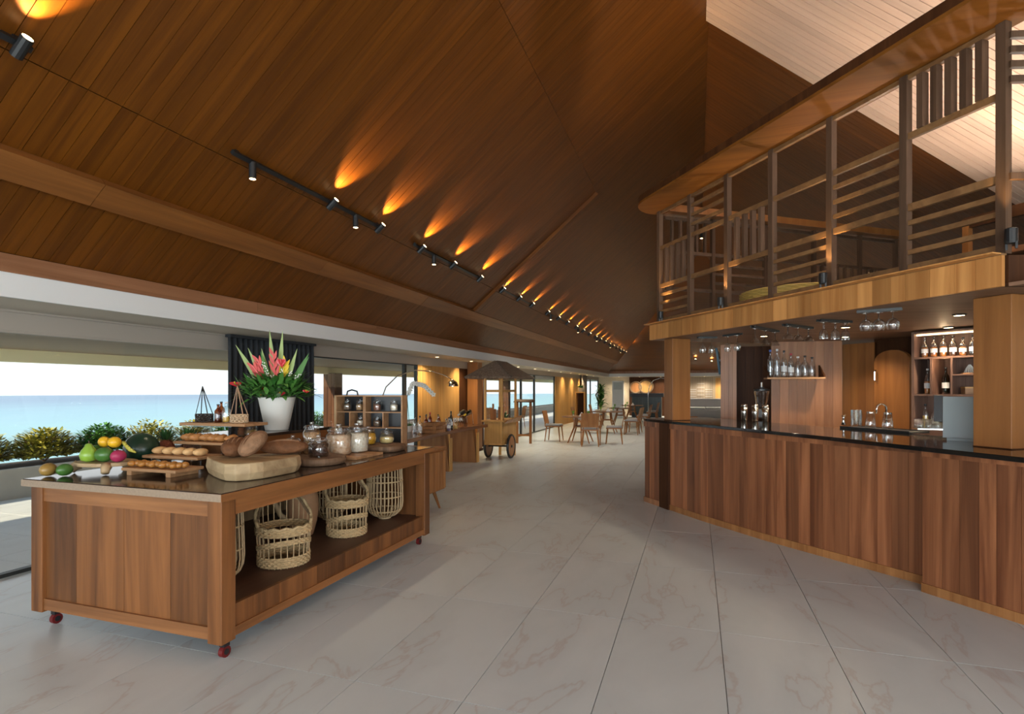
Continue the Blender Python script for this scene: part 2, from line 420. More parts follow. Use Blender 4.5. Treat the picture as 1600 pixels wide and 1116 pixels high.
for y in [far_y - PW * 86 + PW * k for k in range(86)]:
    if y < 4.3: nfar.box(tiers[3][0], tiers[3][1], y + .002, y + PW - .002, 0, .016)
stuff(nfar.build('plank_field', W_CEIL, ceil_l, org=(0, 0, 0)))
# purlin beam on the slope
beam = struct(MB().box(lx(-3.98), lx(-3.86), -7, 30, -.03, .014).build('trim_1', W_DARK, org=(0, 0, 0)))
beam.location = (EX, 0, EZ); beam.rotation_euler = LROT
y = -6.9
for L in [2.4] * 15:
    if y > 29: break
    MB().box(lx(-3.995), lx(-3.845), y + .003, y + L - .003, -.065, -.002).build('board', W_BEAM, beam, org=(0, 0, 0)); y += L
# ---- right roof slope: window glare put into near bay's colour, far bay plain
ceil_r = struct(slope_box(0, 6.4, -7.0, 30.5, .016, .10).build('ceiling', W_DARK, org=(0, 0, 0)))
ceil_r.location = (RX, 0, RZ); ceil_r.rotation_euler = RROT
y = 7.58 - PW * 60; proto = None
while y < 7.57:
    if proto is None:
        proto = MB().box(0, 6.35, .005, PW - .005, -.05, .016).build('plank', W_GLARE, ceil_r, org=(0, 0, 0)); o = proto
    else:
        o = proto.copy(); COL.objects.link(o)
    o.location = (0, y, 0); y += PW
m2 = MB(); y = 7.58
while y < 30:
    m2.box(0, 6.35, y + .002, y + PW - .002, 0, .016); y += PW
stuff(m2.build('plank_field', W_CEIL, ceil_r, org=(0, 0, 0)))
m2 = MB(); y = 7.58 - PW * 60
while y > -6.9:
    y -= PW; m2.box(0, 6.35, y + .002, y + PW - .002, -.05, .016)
stuff(m2.build('plank_field', W_GLARE, ceil_r, org=(0, 0, 0)))
# ---- far hip
hz = (RZ - EZ) / .394
struct(MB().add([(EX, 30, EZ), (4.76, 30, EZ), (RX, 30 - hz, RZ), (EX, 30, EZ + .1), (4.76, 30, EZ + .1), (RX, 30 - hz, RZ + .1)],
                [(0, 1, 2), (5, 4, 3), (0, 3, 4, 1), (1, 4, 5, 2), (2, 5, 3, 0)]).build('ceiling', W_CEIL))
# ---- eave: wooden fascia boards, white cornice, soffit, lintel
fas = struct(MB().box(EX - .03, EX - .012, -7, 30.1, 2.293, 2.42).build('trim_2', W_DARK))
y = -6.84
while y < 29.5:
    MB().box(EX - .012, EX + .012, y + .002, y + 2.318, 2.293, 2.418).build('board', W_FASC, fas); y += 2.32
struct(MB().box(EX - .035, EX - .004, -7, 30.1, 2.125, 2.293).build('trim_3', WHITE))
struct(MB().box(-5.26, EX - .03, -7, 31.1, 2.125, 2.17).build('ceiling', BEIGE))
struct(MB().box(-5.19, -5.165, -7, 30.2, 2.108, 2.125).build('trim_4', TAUPE))
struct(MB().box(-5.27, -5.19, -7, 31.1, 1.963, 2.13).build('wall_left', TAUPE))
# far cornice and far wall
struct(MB().box(EX, 4.8, 30.0, 30.03, 2.125, 2.293).build('trim_5', WHITE))
struct(MB().box(EX, 4.8, 29.98, 30.0, 2.293, 2.42).build('trim_6', W_FASC))
struct(MB().box(EX - .04, 5.5, 30.03, 31.2, 2.125, 2.17).build('ceiling', BEIGE))
struct(MB().box(-5.26, 5.6, 31.0, 31.1, 0, 2.13).build('wall_far', plain('far_wall_paint', (.55, .46, .33), .7)))
struct(MB().box(5.5, 5.6, 2.6, 31.0, 0, 2.5).build('wall_right', BEIGE))
struct(MB().box(5.5, 5.6, -7.0, 2.6, 0, .35).box(5.5, 5.6, -7, 2.6, 2.3, 2.5).build('wall_right', BEIGE))
struct(MB().box(-5.26, 5.6, -7.1, -7.0, 0, .3).box(-5.26, 5.6, -7.1, -7.0, 2.95, 6.6).build('wall_back', BEIGE))
# ---- glazing of the left side
win_no = 0
def window(y0, y1, fr=.035, rail=True):
    global win_no; win_no += 1
    w = struct(MB().box(-5.235, -5.225, y0 + fr, y1 - fr, .03, 1.94).build('window_%d' % win_no, PANE))
    for a in (y0, y1 - fr):
        MB().box(-5.26, -5.20, a, a + fr, 0, 1.965).build('window_frame', DFRAME, w)
    MB().box(-5.26, -5.20, y0 + fr, y1 - fr, 1.945, 1.965).build('window_frame', TAUPE if y0 < 5 else DFRAME, w)
    MB().box(-5.26, -5.20, y0 + fr, y1 - fr, 0, .03).build('window_sill', DFRAME, w)
for a, b in ((-6.9, -3.0), (-3.0, .6), (.6, 5.3), (6.25, 9.28), (9.28, 9.75), (13.3, 16.6), (16.6, 18.1), (18.1, 20.9), (27.0, 28.6), (28.6, 31.0)):
    window(a, b)
def wood_wall(n, y0, y1, mat, bw=.19):
    w = struct(MB().box(-5.27, -5.22, y0, y1, 0, 1.965).build('wall_%s' % n, W_DARK)); y = y0
    while y < y1 - .02:
        e = min(y + bw, y1); MB().box(-5.22, -5.195, y + .002, e - .002, 0, 1.963).build('panel', mat, w); y = e
wood_wall('left', 9.75, 11.75, W_GOLD)
wood_wall('left', 20.9, 25.6, W_GOLD, .3)
wood_wall('left', 25.6, 27.0, W_MID, .3)
struct(MB().box(-5.27, -5.2, 11.75, 13.3, 0, 1.965).build('wall_left', W_DARK))
# ---- outside: terrace, overhang, outer beam, planter, sea
ter = struct(MB().box(-9.6, -5.26, -9, 40, -.2, -.02).build('ground', GROUT)); tb = MB()
x = -9.5
while x < -5.35:
    y = -8.8
    while y < 39:
        tb.box(x, x + .594, y, y + .594, -.02, -.004); y += .6
    x += .6
stuff(tb.build('terrace_paving', TERR, ter))
struct(MB().box(-8.45, -5.27, -9, 40, 2.0, 2.12).build('ceiling', BROWNP))
struct(MB().box(-8.45, -8.3, -9, 40, 1.84, 2.0).build('trim_7', YELLOWP))
pl = tag(MB().box(-9.6, -8.8, -9, 40, -.02, .34).build('planter', GARD, org=(-9.2, 15, -.02)), 'long low concrete planter along the outer terrace edge', 'planter')
MB().box(-8.84, -8.76, -9, 40, .34, .41).build('coping', GARD, pl)
MB().box(-9.6, -8.84, -9, 40, .34, .406).build('soil', SOIL, pl)
for (yy, hh) in ((11.26, 1), (24, 1)):
    c = struct(MB().box(-8.42, -8.1, yy - .13, yy + .13, -.02, 1.86).build('trim_%d' % (8 if yy < 20 else 9), W_DARK))
    for q in range(3): MB().box(-8.43 + q * .11, -8.33 + q * .11, yy - .15, yy - .13, 0, 1.85).build('board', W_DARK, c)
seg = 96
struct(MB().add([(3200 * math.cos(2 * PI * k / seg), 3200 * math.sin(2 * PI * k / seg), -30) for k in range(seg)], [list(range(seg))]).build('sea', SEA))
def shrub(x, y, z, rx, ry, rz, n, mat, label, group=None):
    mb = MB()
    for k in range(n):
        t = R.uniform(0, 2 * PI); f = R.uniform(-.2, 1.0); rr = R.uniform(.5, 1.0)
        q = math.sqrt(max(0, 1 - max(0, f) ** 2))
        p = Vector((x + rx * q * math.cos(t) * rr, y + ry * q * math.sin(t) * rr, z + .05 + rz * (.12 + .88 * max(0, f)) * rr))
        d = Vector((math.cos(t) + R.uniform(-.6, .6), math.sin(t) + R.uniform(-.6, .6), R.uniform(.1, 1.0)))
        mb.leaf(p, d, R.uniform(.06, .11), R.uniform(.028, .048), R.uniform(0, .5))
    st = MB()
    for k in range(6):
        t = 2 * PI * k / 6; st.tube([(x, y, z), (x + rx * .4 * math.cos(t), y + ry * .5 * math.sin(t), z + rz * .5), (x + rx * .7 * math.cos(t), y + ry * .8 * math.sin(t), z + rz * .8)], .008, 4)
    root = thing('shrub', label, 'shrub', (x, y, z), group=group)
    stuff(mb.build('foliage', mat, root)); st.build('stem', W_BARK, root)
yy = 2.2
for k in range(15):
    shrub(-9.22, yy, .412, .29, .47, R.uniform(.40, .54), 3600 if k < 6 else 1500, LEAF_Y if k % 3 != 2 else LEAF_G,
          'yellow green clipped shrub growing in the terrace planter' if k % 3 != 2 else 'plain green clipped shrub growing in the terrace planter', 'shrubs in the terrace planter')
    yy += .86
# ---- curtains
def curtain(y0, y1, mat, label, x=-5.1, z1=2.1, amp=.035, pitch=.085):
    n = int((y1 - y0) / .012); v = []; f = []
    for k in range(n + 1):
        y = y0 + (y1 - y0) * k / n; w = amp * math.sin(2 * PI * (y - y0) / pitch) + .01 * math.sin(9 * y)
        v += [(x + w, y, .02), (x + w * .8, y, z1 - .12), (x + w * .55, y, z1)]
    for k in range(n):
        a = 3 * k; f += [(a, a + 3, a + 4, a + 1), (a + 1, a + 4, a + 5, a + 2)]
    root = thing('curtain', label, 'curtain', (x, (y0 + y1) / 2, 0))
    o = MB().add(v, f).build('drape', mat, root, smooth=True)
    so = o.modifiers.new('solid', 'SOLIDIFY'); so.thickness = .004
    MB().box(x - .04, x + .04, y0 + .005, y1 - .005, z1 - .01, z1 + .022).build('heading', mat, root)
curtain(5.0, 6.52, CURT, 'floor length charcoal curtain gathered beside the ocean window')
curtain(25.7, 26.9, GREYC, 'taupe curtain gathered behind the tall potted palm')
#PART3
# ================================================================== BUFFET ISLAND
IX0, IX1, IY0, IY1 = -4.0, -2.46, 2.37, 4.86
isl = thing('buffet_island', 'long teak buffet island on red casters with a dark stone top', 'counter', (-3.23, 3.62, 0))
ZB = .09; ZT = .885
for x0, x1, y0, y1 in ((IX0, IX0 + .10, IY0, IY0 + .10), (IX1 - .10, IX1, IY0, IY0 + .10), (IX0, IX0 + .1, IY1 - .1, IY1), (IX1 - .10, IX1, IY1 - .10, IY1)):
    MB().box(x0, x1, y0, y1, ZB, ZT).build('post', W_ISL, isl, bevel=.004)
MB().box(IX0 - .035, IX1 + .03, IY0 - .03, IY1 + .03, ZT, .93).build('stone_top', STONE, isl, bevel=.006)
MB().box(IX0 - .036, IX1 + .031, IY0 - .034, IY0 - .03, ZT, .926).build('edge_strip', STONE_E, isl)
MB().box(IX1 + .031, IX1 + .035, IY0 - .034, IY1 + .03, ZT, .926).build('edge_strip', W_ISLY, isl)
MB().box(IX0 + .1, IX1 - .1, IY0 + .012, IY0 + .05, .79, ZT).build('rail', W_ISLX, isl)
MB().box(IX0 + .1, IX1 - .1, IY0 + .012, IY0 + .05, ZB + .015, .175).build('rail', W_ISLX, isl)
MB().box(IX1 - .05, IX1 - .008, IY0 + .1, IY1 - .1, .79, ZT).build('rail', W_ISLY, isl)
MB().box(IX1 - .05, IX1 - .008, IY0 + .1, IY1 - .1, ZB + .015, .155).build('rail', W_ISLY, isl)
xs = [IX0 + .1, -3.635, -3.32, -2.90, IX1 - .1]
xs = [IX0 + .1, IX0 + .37, -3.225, -2.86, IX1 - .1]
for a, b in zip(xs, xs[1:]):
    MB().box(a + .0015, b - .0015, IY0 + .026, IY0 + .046, .17, .795).build('board', W_ISL, isl)
ys = [IY0 + .1, 2.62, 2.84, 3.05, 3.2, 3.52, 3.72, 3.98, 4.2, 4.42, IY1 - .1]
for a, b in zip(ys, ys[1:]):
    MB().box(IX1 - .045, IX1 - .02, a + .0015, b - .0015, .15, .279).build('board', W_ISL, isl)
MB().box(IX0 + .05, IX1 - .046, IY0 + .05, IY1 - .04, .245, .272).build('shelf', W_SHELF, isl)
ys = [IY0 + .1 + .2545 * k for k in range(10)]
for a, b in zip(ys, ys[1:]):
    MB().box(IX0 + .03, IX0 + .05, a + .001, b - .001, .27, ZT).build('back_board', W_RAW, isl)
MB().box(IX0 + .05, IX1 - .1, IY1 - .06, IY1 - .03, .27, ZT).build('end_panel', W_ISL, isl)
for cx, cy in ((IX0 + .12, IY0 + .07), (IX1 - .04, IY0 + .06), (IX1 - .07, IY1 - .09), (IX0 + .12, IY1 - .09)):
    c = MB().tube([(cx - .014, cy, .032), (cx + .014, cy, .032)], .032, 14).build('caster', RED, isl, smooth=False)
    MB().tube([(cx - .017, cy, .032), (cx + .017, cy, .032)], .017, 12).box(cx - .018, cx + .018, cy - .02, cy + .02, .062, .092).build('caster_fork', BLACK, c)
RT = 1.12
ris = thing('riser_shelf', 'raised wooden riser with stone top along the island back, carrying the white vase', 'shelf', (-3.72, 4.05, .93))
MB().box(-4.0, -3.45, 3.47, 4.66, .931, RT - .025).build('box_body', W_ISLY, ris)
MB().box(-4.01, -3.435, 3.46, 4.67, RT - .025, RT).build('stone_top', STONE, ris, bevel=.003)
# ---- wicker baskets and traps on the lower shelf
SZ = .273
def wicker_basket(cx, cy, r, hf, hb, face, label):
    t = thing('wicker_basket', label, 'basket', (cx, cy, SZ), world=True)
    def rim(a):
        q = (1 - math.cos(a - face)) / 2
        return hf + (hb - hf) * max(0, min(1, (q - .25) / .6)) ** 1.3
    def rad(z): return r * (1.0 - .05 * math.cos(z / hf * 2.2))
    n = 26; st = MB()
    for k in range(n):
        a = 2 * PI * k / n; h = rim(a)
        st.tube([(cx + rad(z) * math.cos(a), cy + rad(z) * math.sin(a), SZ + z) for z in [h * q / 5 for q in range(6)]], .0035, 5)
    stuff(st.build('stakes', BAMBOO, t))
    def band(z0f, z1f, name, mat=WICKER, rows=5):
        o = MB(); m = 52
        for rr in range(rows):
            pts = []
            for k in range(m):
                a = 2 * PI * k / m; z = z0f(a) + (z1f(a) - z0f(a)) * (rr + .5) / rows
                w = rad(z) + (.0045 if (k + rr) % 2 else -.003)
                pts.append((cx + w * math.cos(a), cy + w * math.sin(a), SZ + z))
            th = max(.004, (z1f(0) - z0f(0)) / rows * .62); o.tube(pts, th, 5, closed=True)
        o.build(name, mat, t)
    band(lambda a: .006, lambda a: .075, 'base_band')
    band(lambda a: .115 + .045 * math.sin(a - face + 1.4), lambda a: .150 + .045 * math.sin(a - face + 1.4), 'slanted_band', WICKER, 3)
    band(lambda a: hf - .055, lambda a: hf - .003, 'upper_band', WICKER, 4)
    pts = [(cx + rad(rim(a)) * math.cos(a), cy + rad(rim(a)) * math.sin(a), SZ + rim(a) + .006 * math.sin(14 * a)) for a in [2 * PI * k / 56 for k in range(56)]]
    MB().tube(pts, .012, 6, closed=True).build('rim', WICKER, t)
    MB().lathe([(r * .93, .0), (r * .93, .012)], (cx, cy, SZ + .001), 24).build('base', WICKER_D, t)
    hp = [(cx + rad(.3) * math.cos(face + PI * .5) * .98, cy + rad(.3) * math.sin(face + PI * .5) * .98, SZ + rim(face + PI * .5))]
    for k in range(1, 8):
        q = k / 8; a = face + PI * .5 + PI * q
        hp.append((cx + r * .95 * math.cos(a), cy + r * .95 * math.sin(a), SZ + hf + (.50 - hf) * math.sin(PI * q) * .9 + .01))
    hp.append((cx + r * .95 * math.cos(face + PI * 1.5), cy + r * .95 * math.sin(face + PI * 1.5), SZ + rim(face + PI * 1.5)))
    MB().tube(hp, .010, 6).build('handle', WICKER_D, t)
FC = math.atan2(-.8, .9)
wicker_basket(-2.76, 3.20, .175, .27, .42, FC, 'wicker basket with a low scooped front, standing next to the clay jug handle')
wicker_basket(-2.80, 4.00, .165, .30, .45, FC, 'taller wicker basket with a hooped handle between clay jug and bamboo trap')
def fish_trap(cx, cy, r, h, label, grp=None):
    t = thing('bamboo_trap', label, 'basket', (cx, cy, SZ), group=grp)
    prof = [(.32, .03), (.62, .07), (.86, .14), (.97, .22), (1.0, .32), (.98, .55), (.95, .8), (.93, 1.0)]
    s = MB(); n = 30
    for k in range(n):
        a = 2 * PI * k / n
        s.tube([(cx + r * p * math.cos(a), cy + r * p * math.sin(a), SZ + h * q) for p, q in prof], .0055, 5)
    stuff(s.build('splints', BAMBOO, t))
    for z in (.16, .42, .70, .97):
        f = 1.0 if z > .2 else .90
        MB().tube([(cx + (r * f - .004) * math.cos(2 * PI * k / 32), cy + (r * f - .004) * math.sin(2 * PI * k / 32), SZ + h * z) for k in range(32)], .006, 5, closed=True).build('hoop', WICKER, t)
    MB().lathe([(r * .34, 0), (r * .36, .03), (r * .3, .035)], (cx, cy, SZ + .001), 16).build('foot_ring', BAMBOO, t)
fish_trap(-2.80, 4.60, .17, .51, 'bamboo fish trap with rounded bottom beside the island end panel')
fish_trap(-2.87, 2.71, .17, .52, 'bamboo fish trap partly hidden behind the island corner post')
fish_trap(-3.28, 4.40, .16, .53, 'bamboo fish trap standing behind the hooped wicker basket')
jug = thing('clay_jug', 'brown ribbed clay jug with a pale handle on the island shelf', 'jug', (-3.120, 3.840, SZ))
jug_p = [(.075, 0), (.085, .01), (.115, .12), (.13, .22), (.125, .32), (.095, .40), (.07, .45), (.078, .50), (.085, .52)]
MB().lathe(jug_p, (-3.120, 3.840, SZ + .001), 24).build('jug_body', CLAY, jug, smooth=True)
MB().tube([(-3.210, 3.770, SZ + .47), (-3.270, 3.730, SZ + .42), (-3.300, 3.710, SZ + .30), (-3.260, 3.740, SZ + .18), (-3.210, 3.780, SZ + .13)], .022, 8).build('handle', BAMBOO, jug, smooth=True)

# ================================================================== FOOD ON THE ISLAND
Z1 = .931
def board_with_feet(cx, cy, z, lx_, ly, ang, label, th=.02, foot=.025, mat=W_BOARD, legs=0.0, grp=None):
    t = thing('serving_board', label, 'board', (cx, cy, z), ang, group=grp, world=False)
    zz = legs + foot
    MB().box(-lx_ / 2, lx_ / 2, -ly / 2, ly / 2, zz, zz + th).build('board', mat, t, bevel=.003)
    if legs > 0:
        for s in (-1, 1):
            MB().box(s * lx_ * .36 - .006, s * lx_ * .36 + .006, -ly * .42, ly * .42, 0, zz).build('acrylic_stand', GLASS, t)
        MB().box(-lx_ * .47, lx_ * .47, -ly * .47, ly * .47, zz - .006, zz - .0005).build('acrylic_plate', GLASS, t)
    else:
        for s in (-1, 1):
            MB().box(s * lx_ * .36 - .02, s * lx_ * .36 + .02, -ly * .48, ly * .48, 0, foot).build('foot', mat, t)
    return zz + th
# bottom pastry board (front edge seen at pixels 193..276 / 742)
b1 = (-3.36, 2.76); top1 = Z1 + board_with_feet(b1[0], b1[1], Z1, .46, .22, .02, 'low wooden board on feet holding glazed pastries', foot=.028)
for k, dx in enumerate((-.185, -.095, -.005, .085, .175)):
    q = MB()
    for j in range(3):
        q.ball((b1[0] + dx + (j - 1) * .014, b1[1] - .03 + (j - 1) * .03, top1 + .022), .024, .028, .020, 10, 7, lump=.12, seed=k * 3 + j)
    tag(q.build('pastry', PASTRY, org=(b1[0] + dx, b1[1] - .03, top1), smooth=True), 'small glazed golden pastry lying on the lowest footed board', 'pastry', 'glazed pastries on the lowest board')
b2 = (-3.49, 3.02); top2 = Z1 + board_with_feet(b2[0], b2[1], Z1, .50, .22, .02, 'wooden board on clear stand carrying bread rolls', legs=.075, foot=.0)
for k in range(5):
    q = MB().ball((b2[0] - .19 + k * .095, b2[1] - .02, top2 + .027), .034, .060, .027, 12, 8, lump=.03, seed=k)
    tag(q.build('bread_roll', ROLL, org=(b2[0] - .19 + k * .095, b2[1] - .02, top2), smooth=True), 'golden bread roll lying on the board of rolls above the pastries', 'bread roll', 'bread rolls on the middle board')
b3 = (-3.53, 3.30); top3 = Z1 + board_with_feet(b3[0], b3[1], Z1, .52, .20, .02, 'wooden board on clear stand piled with croissants', legs=.145, foot=.0)
def croissant(cx, cy, z, ang, grp, label):
    pts = []; rr = []
    for k in range(13):
        q = (k - 6) / 6; a = q * 1.25
        pts.append(Vector((.055 * math.sin(a), -.055 * math.cos(a) + .04, 0))); rr.append((.023 * (1 - abs(q) ** 2.2) + .006) * (1.12 if k % 2 == 0 else .9))
    rt = Matrix.Rotation(ang, 3, 'Z'); base = Vector((cx, cy, z + .028))
    o = MB().tube([base + rt @ p for p in pts], rr, 8).build('croissant', CROIS, org=(cx, cy, z), smooth=True)
    tag(o, label, 'croissant', grp)
for k in range(6):
    croissant(b3[0] - .21 + k * .084, b3[1] - .01 + R.uniform(-.015, .015), top3, R.uniform(1.2, 1.9), 'croissants on the upper board', 'ridged brown croissant lying on the board under the baskets')
b4 = (-3.72, 3.61); BT = RT
tb4 = thing('serving_board', 'topmost wooden board carrying two hanging baskets and bottles', 'board', (b4[0], b4[1], RT), .02, world=False)
MB().box(-.33, .33, -.13, .13, .075, .098).build('board', W_BOARD, tb4, bevel=.003)
for s_ in (-.24, .24): MB().box(s_ - .006, s_ + .006, -.10, .10, .0005, .069).build('acrylic_stand', GLASS, tb4)
MB().box(-.30, .30, -.12, .12, .069, .0745).build('acrylic_plate', GLASS, tb4)
Z4 = RT + .098
def strap_basket(cx, cy, mat, smat, label, sw=.075, h=.065):
    t = thing('strap_basket', label, 'basket', (cx, cy, Z4))
    o = MB(); n = 26
    for rr in range(5):
        pts = []
        for k in range(n):
            a = 2 * PI * k / n; w = sw + (.003 if (k + rr) % 2 else -.002); pts.append((cx + w * math.cos(a), cy + w * .75 * math.sin(a), Z4 + .008 + rr * h / 4.6))
        o.tube(pts, .004, 4, closed=True)
    for k in range(n // 2):
        for s in (-1, 1):
            a0 = 4 * PI * k / n; a1 = a0 + s * .5
            o.tube([(cx + sw * math.cos(a0), cy + sw * .75 * math.sin(a0), Z4 + .004), (cx + sw * math.cos(a1), cy + sw * .75 * math.sin(a1), Z4 + h)], .0045, 4)
    stuff(o.build('weave', mat, t))
    MB().lathe([(sw * .98, 0), (sw * .98, .01)], (cx, cy, Z4 + .0005), 20, 1, .75).build('base', mat, t)
    apex = Vector((cx - .02, cy, Z4 + .30))
    for s in (-1, 1):
        for q in (-1, 1):
            MB().bar((cx + s * sw * .85, cy + q * sw * .35, Z4 + h), apex, .007, .004).build('strap', smat, t)
strap_basket(-3.92, 3.60, plain('dark_rattan', (.03, .02, .015), .6), plain('black_strap', (.02, .018, .016), .6), 'dark woven basket hung by black straps on the top board')
strap_basket(-3.57, 3.62, plain('pale_rattan', (.55, .40, .25), .6), plain('tan_strap', (.42, .25, .15), .6), 'pale woven basket hung by tan straps on the top board')
def bottle(cx, cy, z, h, r, gmat, label, grp=None, liquid=None, lab=None, cap=BLACK, cat='bottle', sq=False, n=12, lvl=.5):
    t = thing('bottle', label, cat, (cx, cy, z), group=grp)
    MB().lathe([(r * .92, 0), (r, .012), (r, h * .58), (r * .88, h * .66), (r * .36, h * .78), (r * .32, h * .95), (r * .4, h * .955), (r * .4, h * .965)], (cx, cy, z + .0006), n).build('glass_body', gmat, t, smooth=True)
    if liquid is not None: MB().lathe([(r * .85, .006), (r * .9, .012), (r * .9, h * lvl), (r * .1, h * lvl)], (cx, cy, z), n).build('liquid', liquid, t, smooth=True)
    if lab is not None: MB().lathe([(r * 1.015, h * .22), (r * 1.015, h * .43)], (cx, cy, z), n, cap=False).build('paper_label', lab, t)
    MB().lathe([(r * .40, h * .93), (r * .40, h), (r * .2, h)], (cx, cy, z + .0006), n).build('cap', cap, t)
    return t
AMBL = plain('amber_liquid', (.42, .14, .02), .15); REDL = plain('dark_red_liquid', (.12, .02, .012), .15); YELL = plain('yellow_liquid', (.65, .40, .06), .2)
CLEARL = glass('clear_liquid', (.93, .95, .96), .05, .03, .4)
bottle(-3.80, 3.66, Z4, .17, .028, AMBER, 'small brown syrup bottle behind the dark strap basket', liquid=REDL, n=12)
bottle(-3.755, 3.585, Z4, .15, .03, AMBER, 'reddish brown syrup bottle right beside the dark strap basket', liquid=REDL, n=12)
bottle(-3.685, 3.60, Z4, .17, .032, GLASS, 'clear bottle of yellow oil beside the pale strap basket', liquid=YELL, lvl=.3, cap=CERAM)
# ---- live-edge bread block with loaves
def log_slab(name, poly, z0, z1, mat, label, inset=.012):
    cx = sum(p[0] for p in poly) / len(poly); cy = sum(p[1] for p in poly) / len(poly)
    n = len(poly); mb = MB(); v = []
    for f, z in ((.93, z0), (1.0, z0 + (z1 - z0) * .45), (.97, z1)):
        v += [(cx + (x - cx) * f, cy + (y - cy) * f, z) for x, y in poly]
    fs = [list(range(n))[::-1], list(range(2 * n, 3 * n))]
    for r_ in range(2):
        fs += [(r_ * n + i, r_ * n + (i + 1) % n, (r_ + 1) * n + (i + 1) % n, (r_ + 1) * n + i) for i in range(n)]
    o = mb.add(v, fs).build(name, mat, org=(cx, cy, z0), bevel=.008); tag(o, label, 'board'); return o
def smoothpoly(pts, it=2):
    for _ in range(it):
        q = []
        for i in range(len(pts)):
            a, b = pts[i], pts[(i + 1) % len(pts)]
            q += [(a[0] * .75 + b[0] * .25, a[1] * .75 + b[1] * .25), (a[0] * .25 + b[0] * .75, a[1] * .25 + b[1] * .75)]
        pts = q
    return pts
P = [at(318, 738, Z1), at(333, 748, Z1), at(355, 755, Z1), at(402, 751, Z1), at(440, 744, Z1), at(473, 737, Z1)]
poly = [(p.x, p.y) for p in P] + [(-2.72, 3.30), (-2.98, 3.12), (-3.12, 2.94)]
log_slab('bread_block', smoothpoly(poly, 1), Z1 + .0005, 1.04, W_LOG, 'thick live-edge wooden block carrying three dark loaves')
def loaf(c, rx, ry, rz, rot, mat, label):
    o = MB().ball(c, rx, ry, rz, 20, 14, rot=rot, lump=.04, seed=int(rx * 1000)).build('bread_loaf', mat, org=(c[0], c[1], 1.04), smooth=True)
    t = tag(o, label, 'bread')
    for k in (-1, 0, 1):
        pts = [rot @ Vector((rx * .55 * math.cos(q) + k * rx * .22 - rx * .2, ry * .8 * math.sin(q * .9), 0)) for q in (-.7, -.35, 0, .35, .7)]
        pp = []
        for p in [(k * rx * .32, ry * f) for f in (-.6, -.3, 0, .3, .6)]:
            z = rz * math.sqrt(max(.02, 1 - (p[0] / rx) ** 2 - (p[1] / ry) ** 2)); pp.append(Vector(c) + rot @ Vector((p[0], p[1], z * 1.0)))
        MB().tube(pp, [.002, .005, .006, .005, .002], 5).build('score_mark', FLOUR if mat is CRUST else CRUST, o)
R3 = lambda ax, a: Matrix.Rotation(a, 3, ax)
loaf((-2.96, 2.97, 1.104), .085, .13, .062, R3('Z', .5) @ R3('X', .15), CRUST, 'dark round loaf lying flat behind the leaning loaf')
loaf((-2.765, 2.92, 1.14), .085, .115, .058, R3('Z', -.25) @ R3('Y', -.25) @ R3('X', .62), FLOUR, 'floured oval loaf leaning upright on the dark loaf')
loaf((-2.72, 3.16, 1.092), .062, .165, .050, R3('Z', -.95), CRUST, 'long brown loaf lying beside the jar of dark cereal')
# ---- storage jars
def jar(cx, cy, z, r, h, cont, fill, label, lid_h=.05, cm=None, grp=None, belly=0.0):
    t = thing('storage_jar', label, 'jar', (cx, cy, z), group=grp)
    MB().lathe([(r * .9, 0), (r, .015), (r * (1 + belly), h * .5), (r, h * .85), (r * .82, h * .95), (r * .82, h)], (cx, cy, z + .0006), 18).build('glass_body', GLASS, t, smooth=True)
    MB().lathe([(r * .85, .008), (r * .94, .018), (r * (.94 + belly), h * fill * .6), (r * .93, h * fill), (r * .3, h * fill + .006), (.001, h * fill + .006)], (cx, cy, z), 18).build('contents', cont, t, smooth=True)
    MB().lathe([(r * .9, h), (r * .92, h + .01), (r * .75, h + lid_h * .45), (r * .25, h + lid_h * .55), (r * .15, h + lid_h * .65), (r * .24, h + lid_h * .85), (r * .16, h + lid_h), (.001, h + lid_h)], (cx, cy, z + .001), 18).build('lid', cm or GLASS, t, smooth=True)
    return t
C_GRAN = speckle('granola', [(.42, .22, .08), (.62, .40, .20), (.30, .15, .06)], 110)
C_CHOC = speckle('dark_cereal', [(.02, .010, .007), (.07, .03, .02), (.04, .02, .012)], 120)
C_CHIP = speckle('pale_crackers', [(.80, .55, .36), (.88, .72, .55), (.70, .42, .24)], 42)
C_PUFF = speckle('white_puffs', [(.82, .74, .60), (.90, .84, .72), (.75, .62, .45)], 55)
C_YEL = speckle('yellow_preserve', [(.75, .38, .01), (.86, .52, .03), (.66, .30, .01)], 60)
C_CRM = speckle('cream_preserve', [(.78, .62, .25), (.85, .72, .38)], 90)
C_SEED = speckle('mixed_seeds', [(.10, .06, .04), (.25, .17, .10), (.16, .10, .06)], 130)
s1 = smoothpoly([(-2.66, 3.30), (-2.52, 3.42), (-2.52, 3.62), (-2.66, 3.76), (-2.88, 3.74), (-2.98, 3.56), (-2.86, 3.36)], 2)
log_slab('round_slab', s1, Z1 + .0005, .985, W_BARK, 'round bark-edged slab under the three small cereal jars')
jar(-2.70, 3.50, .9855, .075, .115, C_CHOC, .8, 'glass jar of dark cereal at the front of the bark slab')
jar(-2.90, 3.46, .9855, .060, .11, C_SEED, .7, 'small glass jar of dark seeds behind the long loaf')
jar(-2.87, 3.64, .9855, .066, .20, C_GRAN, .82, 'tall glass jar of brown granola rising above the dark cereal')
tb_ = thing('jar_board', 'flat wooden board under the two large cracker jars', 'board', (-2.76, 3.98, .93), 0.0, world=False)
MB().box(-.22, .20, -.20, .20, .0006, .022).build('board', W_BOARD, tb_, bevel=.002)
jar(-2.80, 3.89, .9535, .104, .19, C_CHIP, .82, 'large glass jar of pinkish crackers with a domed lid', .065)
jar(-2.77, 4.105, .9535, .098, .185, C_PUFF, .85, 'large glass jar of white puffed crackers', .065)
